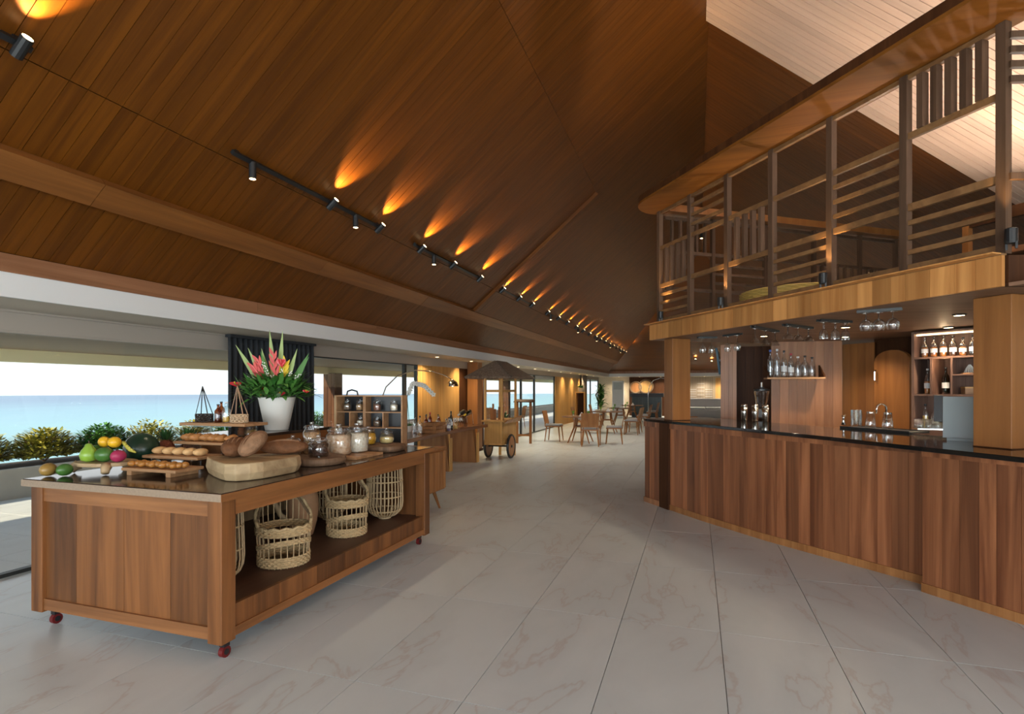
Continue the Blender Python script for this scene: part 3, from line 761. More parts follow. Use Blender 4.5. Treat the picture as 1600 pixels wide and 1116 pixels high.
s2 = smoothpoly([(-2.56, 4.26), (-2.52, 4.44), (-2.56, 4.62), (-2.78, 4.70), (-2.98, 4.60), (-3.0, 4.36), (-2.80, 4.24)], 2)
log_slab('oval_slab', s2, Z1 + .0005, .985, W_BARK, 'oval bark-edged slab under the two yellow preserve jars')
jar(-2.85, 4.40, .9855, .066, .125, C_YEL, .8, 'glass jar of bright yellow fruit preserve', .045, belly=.12)
jar(-2.75, 4.55, .9855, .062, .095, C_CRM, .6, 'small round jar of pale yellow curd', .05, belly=.12)
# ---- hinged wooden spice case standing open behind the jars
cs = thing('spice_case', 'open two-leaf wooden case with compartments behind the yellow jars', 'case', (-3.0, 4.78, .93))
def case_leaf(p0, p1, nm, dep=.15, h=.50, side=1):
    p0 = Vector(p0); p1 = Vector(p1); d = (p1 - p0).normalized(); nrm = Vector((-d.y, d.x, 0)) * dep * side; L = (p1 - p0).length
    def pan(a, b, z0, z1, n0, n1, name, mat):
        q0 = p0 + d * a; q1 = p0 + d * b; f0 = nrm * n0; f1 = nrm * n1
        v = [q0 + f0, q1 + f0, q1 + f1, q0 + f1]
        MB().hexa([Vector((x.x, x.y, z0)) for x in v] + [Vector((x.x, x.y, z1)) for x in v]).build(name, mat, cs)
    z0 = .9315; z1 = z0 + h
    pan(0, L, z0, z1, .92, 1, 'back_panel', BLACK)
    for a, b in ((0, .012), (L - .012, L)): pan(a, b, z0, z1, 0, .92, 'side_panel', W_BOARD)
    pan(.012, L - .012, z0, z0 + .012, 0, .92, 'shelf', W_BOARD); pan(.012, L - .012, z1 - .012, z1, 0, .92, 'top_panel', W_BOARD)
    for f in (.36, .66): pan(.012, L - .012, z0 + h * f, z0 + h * f + .01, 0, .92, 'shelf', W_BOARD)
    pan(L * .48, L * .48 + .01, z0 + h * .36 + .01, z0 + h * .66, 0, .92, 'divider', W_BOARD)
    return p0, d, nrm, L
l1 = case_leaf((-3.42, 4.70, 0), (-3.10, 4.71, 0), 'a')
l2 = case_leaf((-3.07, 4.67, 0), (-2.69, 4.735, 0), 'b')
MB().tube([(-3.34, 4.77, 1.432), (-3.33, 4.77, 1.47), (-3.28, 4.77, 1.485), (-3.22, 4.77, 1.47), (-3.21, 4.77, 1.432)], .008, 6).build('carry_handle', BLACK, cs)
MB().box(-3.437, -3.4215, 4.70, 4.845, .932, 1.43).build('side_board', W_RAW, cs)
for (lf, f, zf, cont, nm) in ((l1, .28, .67, C_SEED, 'small jar of dark seeds on the upper shelf of the case leaf by the vase'), (l1, .72, .67, C_GRAN, 'small jar of golden flakes on the upper shelf of the case leaf by the vase'),
                              (l1, .75, .37, C_PUFF, 'small pale jar in the middle row of the case leaf by the vase'), (l2, .27, .67, plain('brown_spice', (.22, .08, .04), .6), 'small jar of reddish brown spice in the dark case leaf'),
                              (l2, .72, .67, C_PUFF, 'small jar of white sticks on the upper shelf of the dark case leaf'), (l2, .27, .37, C_SEED, 'little jar of dark seeds in the middle row of the dark case leaf')):
    p0, d, nrm, L = lf; q = p0 + d * L * f + nrm * .45
    jar(q.x, q.y, .9315 + .5 * zf + .0105 - (.0 if zf > .5 else .0) , .038, .085 if zf > .5 else .07, cont, .7, nm, .03)
# ---- fruit display
stand = thing('fruit_stand', 'small root-wood stand heaped with tropical fruit', 'stand', (-3.820, 2.690, .93))
FZ = 1.005
MB().prism(smoothpoly([(-4.010, 2.610), (-3.860, 2.550), (-3.660, 2.610), (-3.620, 2.810), (-3.800, 2.890), (-4.000, 2.810)], 2), FZ - .025, FZ).build('top_slab', W_LOG, stand, bevel=.004)
for x, y, dx, dy in ((-3.960, 2.630, -.03, -.03), (-3.700, 2.630, .03, -.03), (-3.820, 2.830, 0, .03)):
    MB().tube([(x, y, FZ - .02), (x + dx * .6, y + dy * .6, .97), (x + dx, y + dy, .945)], [.035, .028, .024], 8).build('leg', W_LOG, stand, smooth=True)
def fruit(name, c, rx, ry, rz, mat, label, cat='fruit', grp=None, rot=None, lump=.02, stem=True, base=None):
    o = MB().ball(c, rx, ry, rz, 16, 11, rot=rot, lump=lump, seed=int(abs(c[0]) * 977) % 97).build(name, mat, org=(c[0], c[1], base if base else c[2] - rz), smooth=True)
    tag(o, label, cat, grp)
    if stem: MB().tube([(c[0], c[1], c[2] + rz * .95), (c[0] + .004, c[1], c[2] + rz + .015)], .004, 5).build('stem', W_BARK, o)
    return o
fruit('mango', (-3.985, 2.46, Z1 + .043), .043, .058, .042, MANGO, 'red and green mango lying on the counter corner', stem=False, rot=R3('Z', .4))
fruit('mango', (-3.895, 2.50, Z1 + .040), .037, .05, .039, GREENF, 'dark green mango lying in front of the fruit stand', stem=False)
fruit('papaya', (-3.960, 2.750, FZ + .052), .05, .085, .05, GREENF, 'green papaya lying behind the pale green pear', stem=False, rot=R3('Z', -.4))
pear = MB().lathe([(.012, 0), (.045, .012), (.054, .045), (.045, .075), (.026, .10), (.018, .118), (.004, .124)], (-3.880, 2.640, FZ + .001), 16).build('guava_pear', LIMEF, org=(-3.880, 2.640, FZ), smooth=True)
tag(pear, 'pale green pear-shaped fruit in front of the fruit heap', 'fruit'); MB().tube([(-3.880, 2.640, FZ + .122), (-3.877, 2.640, FZ + .14)], .003, 5).build('stem', W_BARK, pear)
fruit('avocado', (-3.775, 2.670, FZ + .05), .062, .055, .049, GREENF, 'big dark green avocado beside the pale green pear', stem=False)
fruit('dragon_fruit', (-3.675, 2.690, FZ + .042), .040, .05, .041, DRAGON, 'magenta dragon fruit next to the dark green avocado', stem=False, lump=.06)
fruit('orange', (-3.890, 2.750, FZ + .125), .038, .038, .037, YELF, 'yellow orange on top of the heap above the pear', stem=False)
fruit('orange', (-3.790, 2.750, FZ + .125), .040, .042, .038, YELF, 'yellow orange on top of the heap beside banana leaves', stem=False)
ban = thing('banana_bunch', 'short bunch of green yellow bananas beside the oranges', 'fruit', (-3.720, 2.790, FZ))
for k in range(5):
    a = -.7 + k * .3
    MB().tube([(-3.730, 2.790, FZ + .10), (-3.710 + .03 * k * .5, 2.77 - .02 * math.cos(a), FZ + .125 - .012 * k), (-3.66 + .012 * k, 2.75 + .03 * a, FZ + .115 - .014 * k)], [.006, .013, .005], 6).build('banana', plain('banana_skin', (.48, .42, .06), .5) if k == 0 else MATS['banana_skin'], ban, smooth=True)
fruit('watermelon', (-3.885, 3.02, Z1 + .12), .12, .12, .12, MELON, 'dark green watermelon behind the fruit stand', 'watermelon', lump=.01)
def pineapple(cx, cy, z, label):
    t = thing('pineapple', label, 'pineapple', (cx, cy, z), group='pineapples behind the bread boards')
    prof = [(.035, 0), (.055, .03), (.062, .09), (.055, .14), (.03, .165)]
    MB().lathe(prof, (cx, cy, z + .001), 14).build('fruit_body', plain('pineapple_skin', (.20, .06, .03), .7, 0, .3, .5, 60, .8) if 'pineapple_skin' not in MATS else MATS['pineapple_skin'], t, smooth=True)
    cr = MB()
    for k in range(26):
        a = k * 2.4; u_ = k / 26; L = .13 - .03 * u_
        cr.leaf((cx + .015 * math.cos(a), cy + .015 * math.sin(a), z + .155 + .02 * u_), (math.cos(a) * (1 - u_ * .7), math.sin(a) * (1 - u_ * .7), .6 + u_), L, .02, .15)
    cr.build('crown', LEAF_D, t)
pineapple(-3.935, 3.26, Z1, 'pineapple with spiky green crown next to the watermelon')
pineapple(-3.86, 3.40, Z1, 'pineapple with spiky green crown tucked against the riser end')
# ---- vase with tropical flowers
VX, VY = -3.64, 4.13
fl = thing('flower_vase', 'tall arrangement of red tropical flowers in a tapered white vase', 'vase', (VX, VY, RT))
MB().lathe([(.095, 0), (.10, .004), (.158, .285), (.163, .30), (.152, .30), (.146, .27), (.001, .26)], (VX, VY, RT + .0008), 28).build('vase', CREAM, fl, smooth=True)
VZ = RT + .29
fo = MB()
for k in range(760):
    a = R.uniform(0, 2 * PI); e = R.uniform(-.1, 1.2); rr = R.uniform(.05, .29)
    p = Vector((VX + rr * math.cos(a) * 1.0, VY + rr * math.sin(a), VZ + R.uniform(.0, .20) * (1.25 - rr * 2.4)))
    fo.leaf(p, (math.cos(a) * math.cos(e), math.sin(a) * math.cos(e), math.sin(e) + .1), R.uniform(.09, .18), R.uniform(.026, .05), R.uniform(.1, .5))
stuff(fo.build('foliage', LEAF_G, fl))
rgt = Vector((CS, SN, 0)); tow = Vector((SN, -CS, 0))
def fdir(dx, dz, dt=0): return (rgt * dx + tow * dt + Vector((0, 0, dz))).normalized()
def stalk(dx, dz, L, w, mat, name, st=.1, dt=0):
    b = Vector((VX, VY, VZ - .02)) + rgt * dx * st; d = fdir(dx, dz, dt)
    m = MB().leaf(b, d, L, w, .0, side=rgt * d.z - Vector((0, 0, 1)) * d.dot(rgt)); m.build(name, mat, fl); return b + d * L
for dx, dz, L, dt in ((-.09, 1, .65, 0), (.09, 1, .64, .05), (-.62, 1, .60, 0), (-.42, 1, .52, .1), (-.28, 1, .50, -.1), (.36, 1, .50, .1), (.52, 1, .49, -.1), (.62, 1, .47, .1), (-.2, 1, .46, .2)):
    stalk(dx, dz, L, .055, LEAF_S if L > .49 else LEAF_G, 'leaf_blade', dt=dt)
def heliconia(dx, dz, L, mat, dt=.2):
    d = fdir(dx, dz, dt); b = Vector((VX, VY, VZ)); m = MB()
    for k in range(6):
        s = -1 if k % 2 else 1; f = .42 + .095 * k
        m.leaf(b + d * L * f, (d + rgt * s * .35).normalized(), .15 - .012 * k, .038, .0, side=rgt * d.z - Vector((0, 0, 1)) * d.dot(rgt) + tow * .3)
    m.tube([b, b + d * L], .006, 5); m.build('heliconia_bloom', mat, fl)
heliconia(0.0, 1, .43, PINK); heliconia(-.42, 1, .40, PINK); heliconia(-.52, .8, .36, PINK); heliconia(.33, 1, .36, YELB)
def anthurium(dx, dz, L, s, dt=.3):
    d = fdir(dx, dz, dt); c = Vector((VX, VY, VZ)) + d * L
    up = Vector((0, 0, 1)) if dz > abs(dx) else Vector((0, 0, .45)) ; a1 = rgt * s; a2 = (up + tow * .3).normalized() * s * (1.2 if dz > abs(dx) else .55)
    pts = [c + a1 * (.9 * math.sin(t) ** 3 * 1.0) + a2 * (.8125 * math.cos(t) - .3125 * math.cos(2 * t) - .125 * math.cos(3 * t) - .0625 * math.cos(4 * t)) * .9 + tow * .004 * math.cos(3 * t) for t in [2 * PI * k / 20 for k in range(20)]]
    o = MB().add(pts + [p + tow * .004 for p in pts], [list(range(20)), list(range(20, 40))[::-1]] + [(k, (k + 1) % 20, 20 + (k + 1) % 20, 20 + k) for k in range(20)]).build('anthurium_flower', PETAL, fl)
    MB().tube([c + tow * .008, c + tow * .014 + a2 * .7], .006, 6).build('spadix', YELB if dz < .6 else PINK, o)
    MB().tube([Vector((VX, VY, VZ)), c], .004, 5).build('flower_stem', LEAF_G, fl)
anthurium(.26, 1, .345, .045); anthurium(-.95, .36, .37, .062, .2); anthurium(-.35, .36, .20, .046, .9); anthurium(.55, .22, .22, .05, .9); anthurium(.95, .2, .33, .04, .3)
sp = MB()
for dx, dz, L in ((-.6, .55, .33), (.0, .7, .24), (.3, .8, .30), (.55, .75, .33), (-.2, .9, .36), (.7, .6, .36)):
    d = fdir(dx, dz, .35)
    for k in range(26):
        c = Vector((VX, VY, VZ)) + d * L * (.45 + .55 * k / 26) + Vector((R.uniform(-.015, .015), R.uniform(-.015, .015), R.uniform(-.01, .01)))
        sp.ball(c, .0065, n=5, m=3)
stuff(sp.build('blossom_sprays', LEAF_W, fl))
#PART4
# ================================================================== BAR AND MEZZANINE
BA = Vector((-.565, 7.357, 0)); BU = Vector((.586, -.810, 0)); BW = Vector((.810, .586, 0)); UP = Vector((0, 0, 1))
def UW(u, w, z=0.0): return BA + BU * u + BW * w + UP * z
def u_of(px, w):
    """where along the bar line (offset w) the vertical at this pixel column stands"""
    a = (px - CXP) / FPX; p = BA + BW * w
    # lateral = a * depth
    f = lambda q: (CS * q.x + SN * q.y) - a * (-SN * q.x + CS * q.y)
    return -f(p) / f(BU)
def ubox(mb, u0, u1, w0, w1, z0, z1):
    c = [UW(u0, w0), UW(u1, w0), UW(u1, w1), UW(u0, w1)]
    return mb.hexa([p + UP * z0 for p in c] + [p + UP * z1 for p in c])
def interp(tab, x):
    for (a, fa), (b, fb) in zip(tab, tab[1:]):
        if x <= b: return fa + (fb - fa) * (x - a) / (b - a)
    return tab[-1][1]
front = [(-.5, .02), (.36, .06), (1.0, .09), (1.86, .175), (2.48, .29), (2.9, .37), (3.30, .44)]
front2 = [(3.30, .265), (3.91, .305), (5.2, .40)]
bar = thing('bar_counter', 'curved bar counter clad in upright teak boards with black granite top', 'counter', UW(2, .5, 0))
def bar_board(u0, u1, tab, z0=.065, z1=1.065, t=.022, mat=W_BAR, name='board', out=0.0):
    w0 = interp(tab, u0) - out; w1 = interp(tab, u1) - out
    g = .0012; d = (u1 - u0)
    c = [UW(u0 + g, w0), UW(u1 - g, w1), UW(u1 - g, w1 + t), UW(u0 + g, w0 + t)]
    return MB().hexa([p + UP * z0 for p in c] + [p + UP * z1 for p in c]).build(name, mat, bar)
u = -.19
while u < .13: bar_board(u, min(u + .108, .16), front); u += .108
u = .36; k = 0
while u < 3.295:
    wd_ = [.105, .125, .095, .13, .11, .118][k % 6]; k += 1
    e = min(u + wd_, 3.30)
    if 3.30 - e < .05: e = 3.30
    bar_board(u, e, front, out=R.uniform(0, .0025)); u = e
u = 3.30
while u < 5.1:
    wd_ = [.12, .10, .135, .11][k % 4]; k += 1
    bar_board(u, u + wd_, front2, out=R.uniform(0, .0025)); u += wd_
def strip(tab, u0, u1, z0, z1, out, t, mat, name):
    us = [u0 + (u1 - u0) * q / 10 for q in range(11)]; mb = MB()
    for a, b in zip(us, us[1:]):
        c = [UW(a, interp(tab, a) - out), UW(b, interp(tab, b) - out), UW(b, interp(tab, b) - out + t), UW(a, interp(tab, a) - out + t)]
        mb.hexa([p + UP * z0 for p in c] + [p + UP * z1 for p in c])
    mb.build(name, mat, bar)
for tab, a, b in ((front, -.2, .16), (front, .36, 3.30), (front2, 3.30, 5.2)):
    strip(tab, a, b, 0, .066, .012, .03, W_MID if a < .3 else W_CHAIR, 'kickboard')
    strip(tab, a, b, 1.0, 1.066, .010, .012, W_BAR, 'top_rail')
ubox(MB(), -.2, 5.2, .5, .55, 0, 1.06).build('inner_panel', W_DARK, bar)
ubox(MB(), .16, .36, .03, .1, 0, 1.066).build('dark_upright', W_DARK, bar)
ubox(MB(), -.19, -.17, .05, 1.0, 0, 1.066).build('end_panel', W_BAR, bar)
edge = [(-.24, .04), (-.1, -.01), (.5, .0), (1.035, .03), (2.0, .025), (2.73, .015), (3.32, -.03), (4.12, -.07), (5.2, -.10)]
mb = MB(); poly = [(UW(a, b).x, UW(a, b).y) for a, b in edge] + [(UW(a, b).x, UW(a, b).y) for a, b in ((5.2, .95), (-.2, 1.0), (-.26, .6))]
mb.prism(poly[::-1], 1.068, 1.1).build('granite_top', GRANITE, bar, bevel=.003)
ubox(MB(), -.1, 4.6, 1.02, 1.5, .84, .9).build('work_top', STEEL, bar)
ubox(MB(), -.1, 4.6, 1.05, 1.48, 0, .84).build('work_base', W_DARK, bar)
# mezzanine columns
def column(u0, u1, w0, w1, z0, z1, label, mat=W_COLM):
    c = UW((u0 + u1) / 2, (w0 + w1) / 2)
    t = thing('column', label, 'column', (c.x, c.y, z0))
    ubox(MB(), u0, u1, w0, w1, z0, z1).build('shaft', mat, t, bevel=.004)
    ubox(MB(), u0 - .001, u1 + .001, w0 - .001, w1 + .001, z0, z0 + .006).build('foot_plate', W_DARK, t)
column(.165, .345, .10, .36, 1.1005, 2.118, 'square teak column standing on the bar end beside hanging wine glasses')
column(3.60, 3.83, .33, .70, 1.1005, 2.118, 'square teak column standing on the bar beside the grey monitor')
# mezzanine deck
MZ0, MZ1, MD = 2.12, 2.31, 4.2
UE = 3.98
deck = struct(ubox(MB(), .02, UE - .02, .02, MD, MZ0 + .02, MZ1 - .005).build('ceiling', W_DARK))
deckf = struct(ubox(MB(), .02, UE + .4, .03, MD, MZ0, MZ0 + .022).build('ceiling', wood('bar_soffit_wood', (.16, .085, .05), (.28, .16, .10), 'x', 8, .5, .1)))
fa = thing('mezzanine_fascia', 'golden teak board fascia along the mezzanine edge above the bar', 'fascia', UW(2, 0, MZ0))
u = 0.0; k = 0
while u < UE - .01:
    e = min(u + [.16, .125, .145, .11, .17][k % 5], UE); k += 1
    if UE - e < .05: e = UE
    ubox(MB(), u + .001, e - .001, -.012, .016, MZ0, MZ1).build('board', W_MEZ, fa); u = e
ubox(MB(), -.002, .018, .017, MD - .4, MZ0, MZ1).build('side_board', W_MEZ, fa)
w_ = 0.03
while w_ < 1.2:
    # right return of the fascia, turned away from the bar front
    p = UW(UE, 0) ; q0 = UW(UE + (w_) * .35, w_); q1 = UW(UE + (w_ + .158) * .35, w_ + .158)
    MB().hexa([Vector((v.x, v.y, z)) for z in (MZ0, MZ1) for v in (q0, q1, q1 - BU * .02, q0 - BU * .02)]).build('return_board', W_DARK if w_ < .2 else W_MEZ, fa); w_ += .16
ubox(MB(), 0, UE, -.018, .03, MZ1, MZ1 + .012).build('cap_strip', W_RAIL, fa)
# ---- screens
scr = thing('mezzanine_screen', 'open timber screen of posts, rails and slats along the mezzanine front', 'screen', UW(2, .05, MZ1))
ZTOP = 3.74; ZR = [2.36, 2.79, 3.27]
SW = .045
posts = [u_of(px, SW) for px in (1031, 1079, 1137, 1207, 1299, 1415, 1568)]
ps = .055
for pu in posts: ubox(MB(), pu - ps / 2, pu + ps / 2, SW - ps / 2, SW + ps / 2, MZ1 + .0125, ZTOP).build('post', W_POST, scr)
def rail(i, z, h=.042, name='rail', mat=W_RAIL, d=.03):
    ubox(MB(), posts[i] + ps / 2, posts[i + 1] - ps / 2, SW - d / 2, SW + d / 2, z - h / 2, z + h / 2).build(name, mat, scr)
def slats(i, z0, z1, n, wd_=.035, d=.05):
    a, b = posts[i] + ps / 2, posts[i + 1] - ps / 2
    for k in range(n):
        c = a + (b - a) * (k + 1) / (n + 1); ubox(MB(), c - wd_ / 2, c + wd_ / 2, SW - d / 2, SW + d / 2, z0 + .021, z1 - .021).build('slat', W_POST, scr)
for i in range(6):
    rail(i, 2.36, .045); rail(i, 2.79, .05); rail(i, 3.72, .035, 'top_rail')
for i in (0, 1, 2, 3, 4, 5): rail(i, 3.27 if i != 5 else 3.30, .045)
slats(0, 2.79, 3.27, 4); [rail(0, z, .032, 'cross_bar') for z in (2.47, 2.575, 2.68)]
[rail(1, z, .032, 'cross_bar') for z in (3.39, 3.50, 3.61)]
slats(2, 2.79, 3.27, 4)
[rail(3, z, .032, 'cross_bar') for z in (2.47, 2.575, 2.68)]
[rail(4, z, .034, 'cross_bar') for z in (2.91, 3.03, 3.15)]
slats(5, 3.30, 3.72, 5, .042, .06); [rail(5, z, .034, 'cross_bar') for z in (2.47, 2.575, 2.68)]
# right return bay of the screen
for z in (3.38, 3.47, 3.56, 3.65, 2.79):
    p = UW(posts[-1] + .03, SW, z); q = p + (BW * .94 + BU * .34) * 1.6
    MB().bar(p, q, .03, .04).build('cross_bar', W_POST, scr)
# side screen running back from the bar end
sc2 = thing('side_screen', 'timber slat screen running back from the mezzanine corner post', 'screen', UW(.2, 2.2, MZ1))
SU = .07
sposts = [.9, 1.75, 2.6, 3.45, 4.15]
for pw in sposts: ubox(MB(), SU - .025, SU + .025, pw - .025, pw + .025, MZ1, ZTOP).build('post', W_POST, sc2)
def srail(a, b, z, h=.04): ubox(MB(), SU - .015, SU + .015, a + .025, b - .025, z - h / 2, z + h / 2).build('rail', W_POST, sc2)
prev = .15
for i, pw in enumerate(sposts):
    for z in (2.36, 2.79, 3.27, 3.70): srail(prev, pw, z)
    if i in (0, 3, 4):
        n = 5
        for k in range(n):
            c = prev + (pw - prev) * (k + 1) / (n + 1); ubox(MB(), SU - .02, SU + .02, c - .015, c + .015, 3.29 if i == 0 else 2.81, 3.68 if i == 0 else 3.25).build('slat', W_POST, sc2)
    if i in (1, 2):
        for z in (2.9, 3.02, 3.14) if i == 1 else (2.47, 2.57, 2.68): srail(prev, pw, z, .03)
    prev = pw
# flat timber canopy band above the screens
can = thing('canopy_band', 'wide flat timber band with a rounded end over the mezzanine screen', 'beam', UW(2, -.1, ZTOP))
CE = -.36
arc = [(.42 + .40 * math.cos(t), .04 + .40 * math.sin(t)) for t in [math.radians(q) for q in range(270, 179, -10)]]
cp = [(5.4, CE)] + arc + [(.02, .14), (5.4, .14)]
pol = [(UW(a, b).x, UW(a, b).y) for a, b in cp]
MB().prism(pol[::-1], ZTOP + .002, ZTOP + .028).build('underside_panel', W_CANO, can)
inn = [(a, b) for a, b in cp]
MB().prism(pol[::-1], ZTOP + .029, ZTOP + .10).build('dark_rim', W_DARK, can)
ubox(MB(), .02, .22, .15, MD, ZTOP + .002, ZTOP + .09).build('side_band', W_COLM, can)
# uplights at the post feet
def floodlight(pu, label, w=-.055, en=22):
    p = UW(pu, w); t = thing('floodlight', label, 'lamp', (p.x, p.y, MZ1 + .012), group='floodlights on the fascia')
    z = MZ1 + .0125
    MB().lathe([(.028, .035), (.032, .045), (.032, .12), (.026, .125), (.024, .118), (.001, .118)], (p.x, p.y, z), 14).build('housing', BLACK, t)
    for s in (-1, 1): MB().bar(p + BU * s * .026 + UP * (z), p + BU * s * .026 + UP * (z + .06), .008, .012).build('bracket_leg', BLACK, t)
    MB().lathe([(.024, .121), (.001, .1212)], (p.x, p.y, z), 14).build('lens', BULB, t)
    spot('floodlight_beam', (p.x, p.y, z + .13), (BW * .16 + UP), en, (1, .66, .28), 1.1, .7, .02)
ubox(MB(), 0, UE, -.095, -.019, MZ1 + .003, MZ1 + .012).build('ledge', W_MEZ, fa)
floodlight(u_of(1126, -.055), 'black floodlight on the fascia ledge by the slatted bay')
floodlight(u_of(1286, -.055), 'black floodlight on the fascia ledge under the five cross bars')
floodlight(u_of(1580, -.055) , 'black floodlight on the fascia ledge at the corner post')
floodlight(u_of(1031, -.055) + .02, 'black floodlight on the fascia ledge beside the first post')
# woven lounge pod and timber table on the mezzanine
dr = UW(1.15, 1.25); td = thing('woven_daybed', 'round woven golden daybed with open base on the mezzanine', 'daybed', (dr.x, dr.y, MZ1))
wv = MB(); n = 60
for rr in range(8):
    wv.tube([(dr.x + (.62 + (.006 if (k + rr) % 2 else -.004)) * math.cos(2 * PI * k / n), dr.y + (.62 + (.006 if (k + rr) % 2 else -.004)) * math.sin(2 * PI * k / n), MZ1 + .17 + rr * .018) for k in range(n)], .011, 5, closed=True)
wv.build('woven_band', plain('golden_rattan', (.52, .36, .10), .5), td)
for k in range(18):
    a = 2 * PI * k / 18; MB().bar((dr.x + .58 * math.cos(a), dr.y + .58 * math.sin(a), MZ1), (dr.x + .6 * math.cos(a), dr.y + .6 * math.sin(a), MZ1 + .17), .05, .02).build('leg', plain('golden_cane', (.55, .40, .14), .5) if k == 0 else MATS['golden_cane'], td)
MB().lathe([(.60, .165), (.60, .25), (.3, .27), (.001, .27)], (dr.x, dr.y, MZ1), 32).build('cushion', CREAM, td, smooth=True)
tp = UW(2.7, 2.2); tt = thing('timber_bench', 'dark timber bench frame on the mezzanine behind the cross bars', 'bench', (tp.x, tp.y, MZ1))
ubox(MB(), 2.2, 3.2, 1.95, 2.4, MZ1 + .42, MZ1 + .47).build('seat', W_DARK, tt)
for a in (2.24, 3.16):
    for b in (1.99, 2.36): ubox(MB(), a - .03, a + .03, b - .03, b + .03, MZ1, MZ1 + (.42 if b < 2.2 else .9)).build('leg', W_COLM, tt)
ubox(MB(), 2.2, 3.2, 2.34, 2.39, MZ1 + .84, MZ1 + .95).build('back_rail', W_DARK, tt)
# ---- back wall of the bar
def vwall(name, px0, d0, px1, d1, z0, z1, mat, nb=0, parent=None, t=.05, pn='panel'):
    a = pd(px0, d0); b = pd(px1, d1); dr_ = (b - a).normalized(); nn = Vector((-dr_.y, dr_.x, 0))
    def slab(q0, q1, n0, n1): return MB().hexa([Vector((v.x, v.y, z)) for z in (z0, z1) for v in (q0 + nn * n0, q1 + nn * n0, q1 + nn * n1, q0 + nn * n1)])
    o = struct(slab(a, b, .015, t).build(name, W_DARK))
    L = (b - a).length; nb = nb or max(1, round(L / .11))
    for k in range(nb):
        slab(a + dr_ * (L * k / nb + .001), a + dr_ * (L * (k + 1) / nb - .001), 0, .016).build(pn, mat, o)
    return a, b, dr_, nn
ZC = 2.119
vwall('wall_bar', 1126, 7.9, 1151, 7.82, 0, ZC, W_MID, 4)
vwall('wall_bar', 1151, 8.25, 1205, 8.1, 0, ZC, W_DARK, 4)
bwall = vwall('wall_bar', 1205, 7.4, 1316, 7.2, 0, ZC, W_MID)
vwall('wall_bar', 1316, 7.35, 1366, 6.95, 0, ZC - .04, W_COLM, 4)
vwall('wall_bar', 1366, 7.0, 1440, 6.5, 0, ZC, plain('grey_back_wall', (.12, .10, .085), .7) and W_DARK, 1)
# arched door
a = pd(1366, 6.75); b = pd(1421, 6.25); dr_ = (b - a).normalized(); nn = Vector((-dr_.y, dr_.x, 0)); L = (b - a).length
adoor = thing('arched_door', 'teak saloon door with arched top behind the bar', 'door', tuple((a + b) / 2))
pts = [(0, 0), (L, 0), (L, 1.82)] + [(L / 2 + L / 2 * math.cos(t), 1.82 + .13 * math.sin(t)) for t in [PI * q / 12 for q in range(1, 12)]] + [(0, 1.82)]
n = len(pts); v = [a + dr_ * x + UP * (z + .001) for x, z in pts] + [a + dr_ * x + UP * (z + .001) + nn * .04 for x, z in pts]
MB().add(v, [list(range(n)), list(range(n, 2 * n))[::-1]] + [(k, n + k, n + (k + 1) % n, (k + 1) % n) for k in range(n)]).build('door_leaf', W_COLM, adoor)
q = a + dr_ * .05 - nn * .02; MB().tube([q + UP * 1.58, q - nn * .02 + UP * 1.60, q - nn * .02 + UP * 1.70, q + UP * 1.72], .008, 6).build('handle', CHROME, adoor)
# shelf with clear bottles on the back wall
a = pd(1199, 7.12); b = pd(1290, 6.95); dr_ = (b - a).normalized(); nn = Vector((-dr_.y, dr_.x, 0))
sh = thing('bottle_shelf', 'wall shelf with triangular bracket holding clear spirit bottles', 'shelf', tuple((a + b) / 2 + UP * 1.62))
dd = (bwall[0] + (a - bwall[0]).dot(bwall[2]) * bwall[2] - a).length
MB().hexa([Vector((p.x, p.y, z)) for z in (1.62, 1.64) for p in (a, b, b + nn * .26, a + nn * .26)]).build('board', W_BOARD, sh)
for e in (a, b - dr_ * .018):
    MB().hexa([Vector((p.x, p.y, z)) for p, z in ((e, 1.6402), (e + dr_ * .018, 1.6402), (e + dr_ * .018 + nn * .25, 1.6402), (e + nn * .25, 1.6402), (e + nn * .0, 1.66), (e + dr_ * .018, 1.66), (e + dr_ * .018 + nn * .25, 1.80), (e + nn * .25, 1.80))]).build('bracket', W_DARK, sh)
caps = [plain('blue_cap', (.05, .12, .4), .4), CERAM, BLACK, plain('red_cap', (.5, .03, .05), .4), CERAM, BLACK, BLACK]
names = ['tall frosted bottle with a blue cap on the wall shelf', 'tall clear bottle with a silver top on the wall shelf', 'clear bottle with a white label and black stopper on the wall shelf',
         'clear bottle with a white label and red cap on the wall shelf', 'short clear bottle with blue writing on the wall shelf', 'stout clear bottle with a round stopper on the wall shelf', 'clear bottle standing at the shelf bracket end']
hh = [.36, .37, .35, .31, .27, .28, .26]
for k in range(7):
    p = a + (b - a) * ((k + .7) / 8.2) + nn * .13
    bottle(p.x, p.y, 1.6405, hh[k], .036 if k < 4 else .042, GLASS, names[k], 'spirit bottles on the wall shelf', CLEARL, CERAM if k in (2, 3) else None, caps[k], lvl=.55)
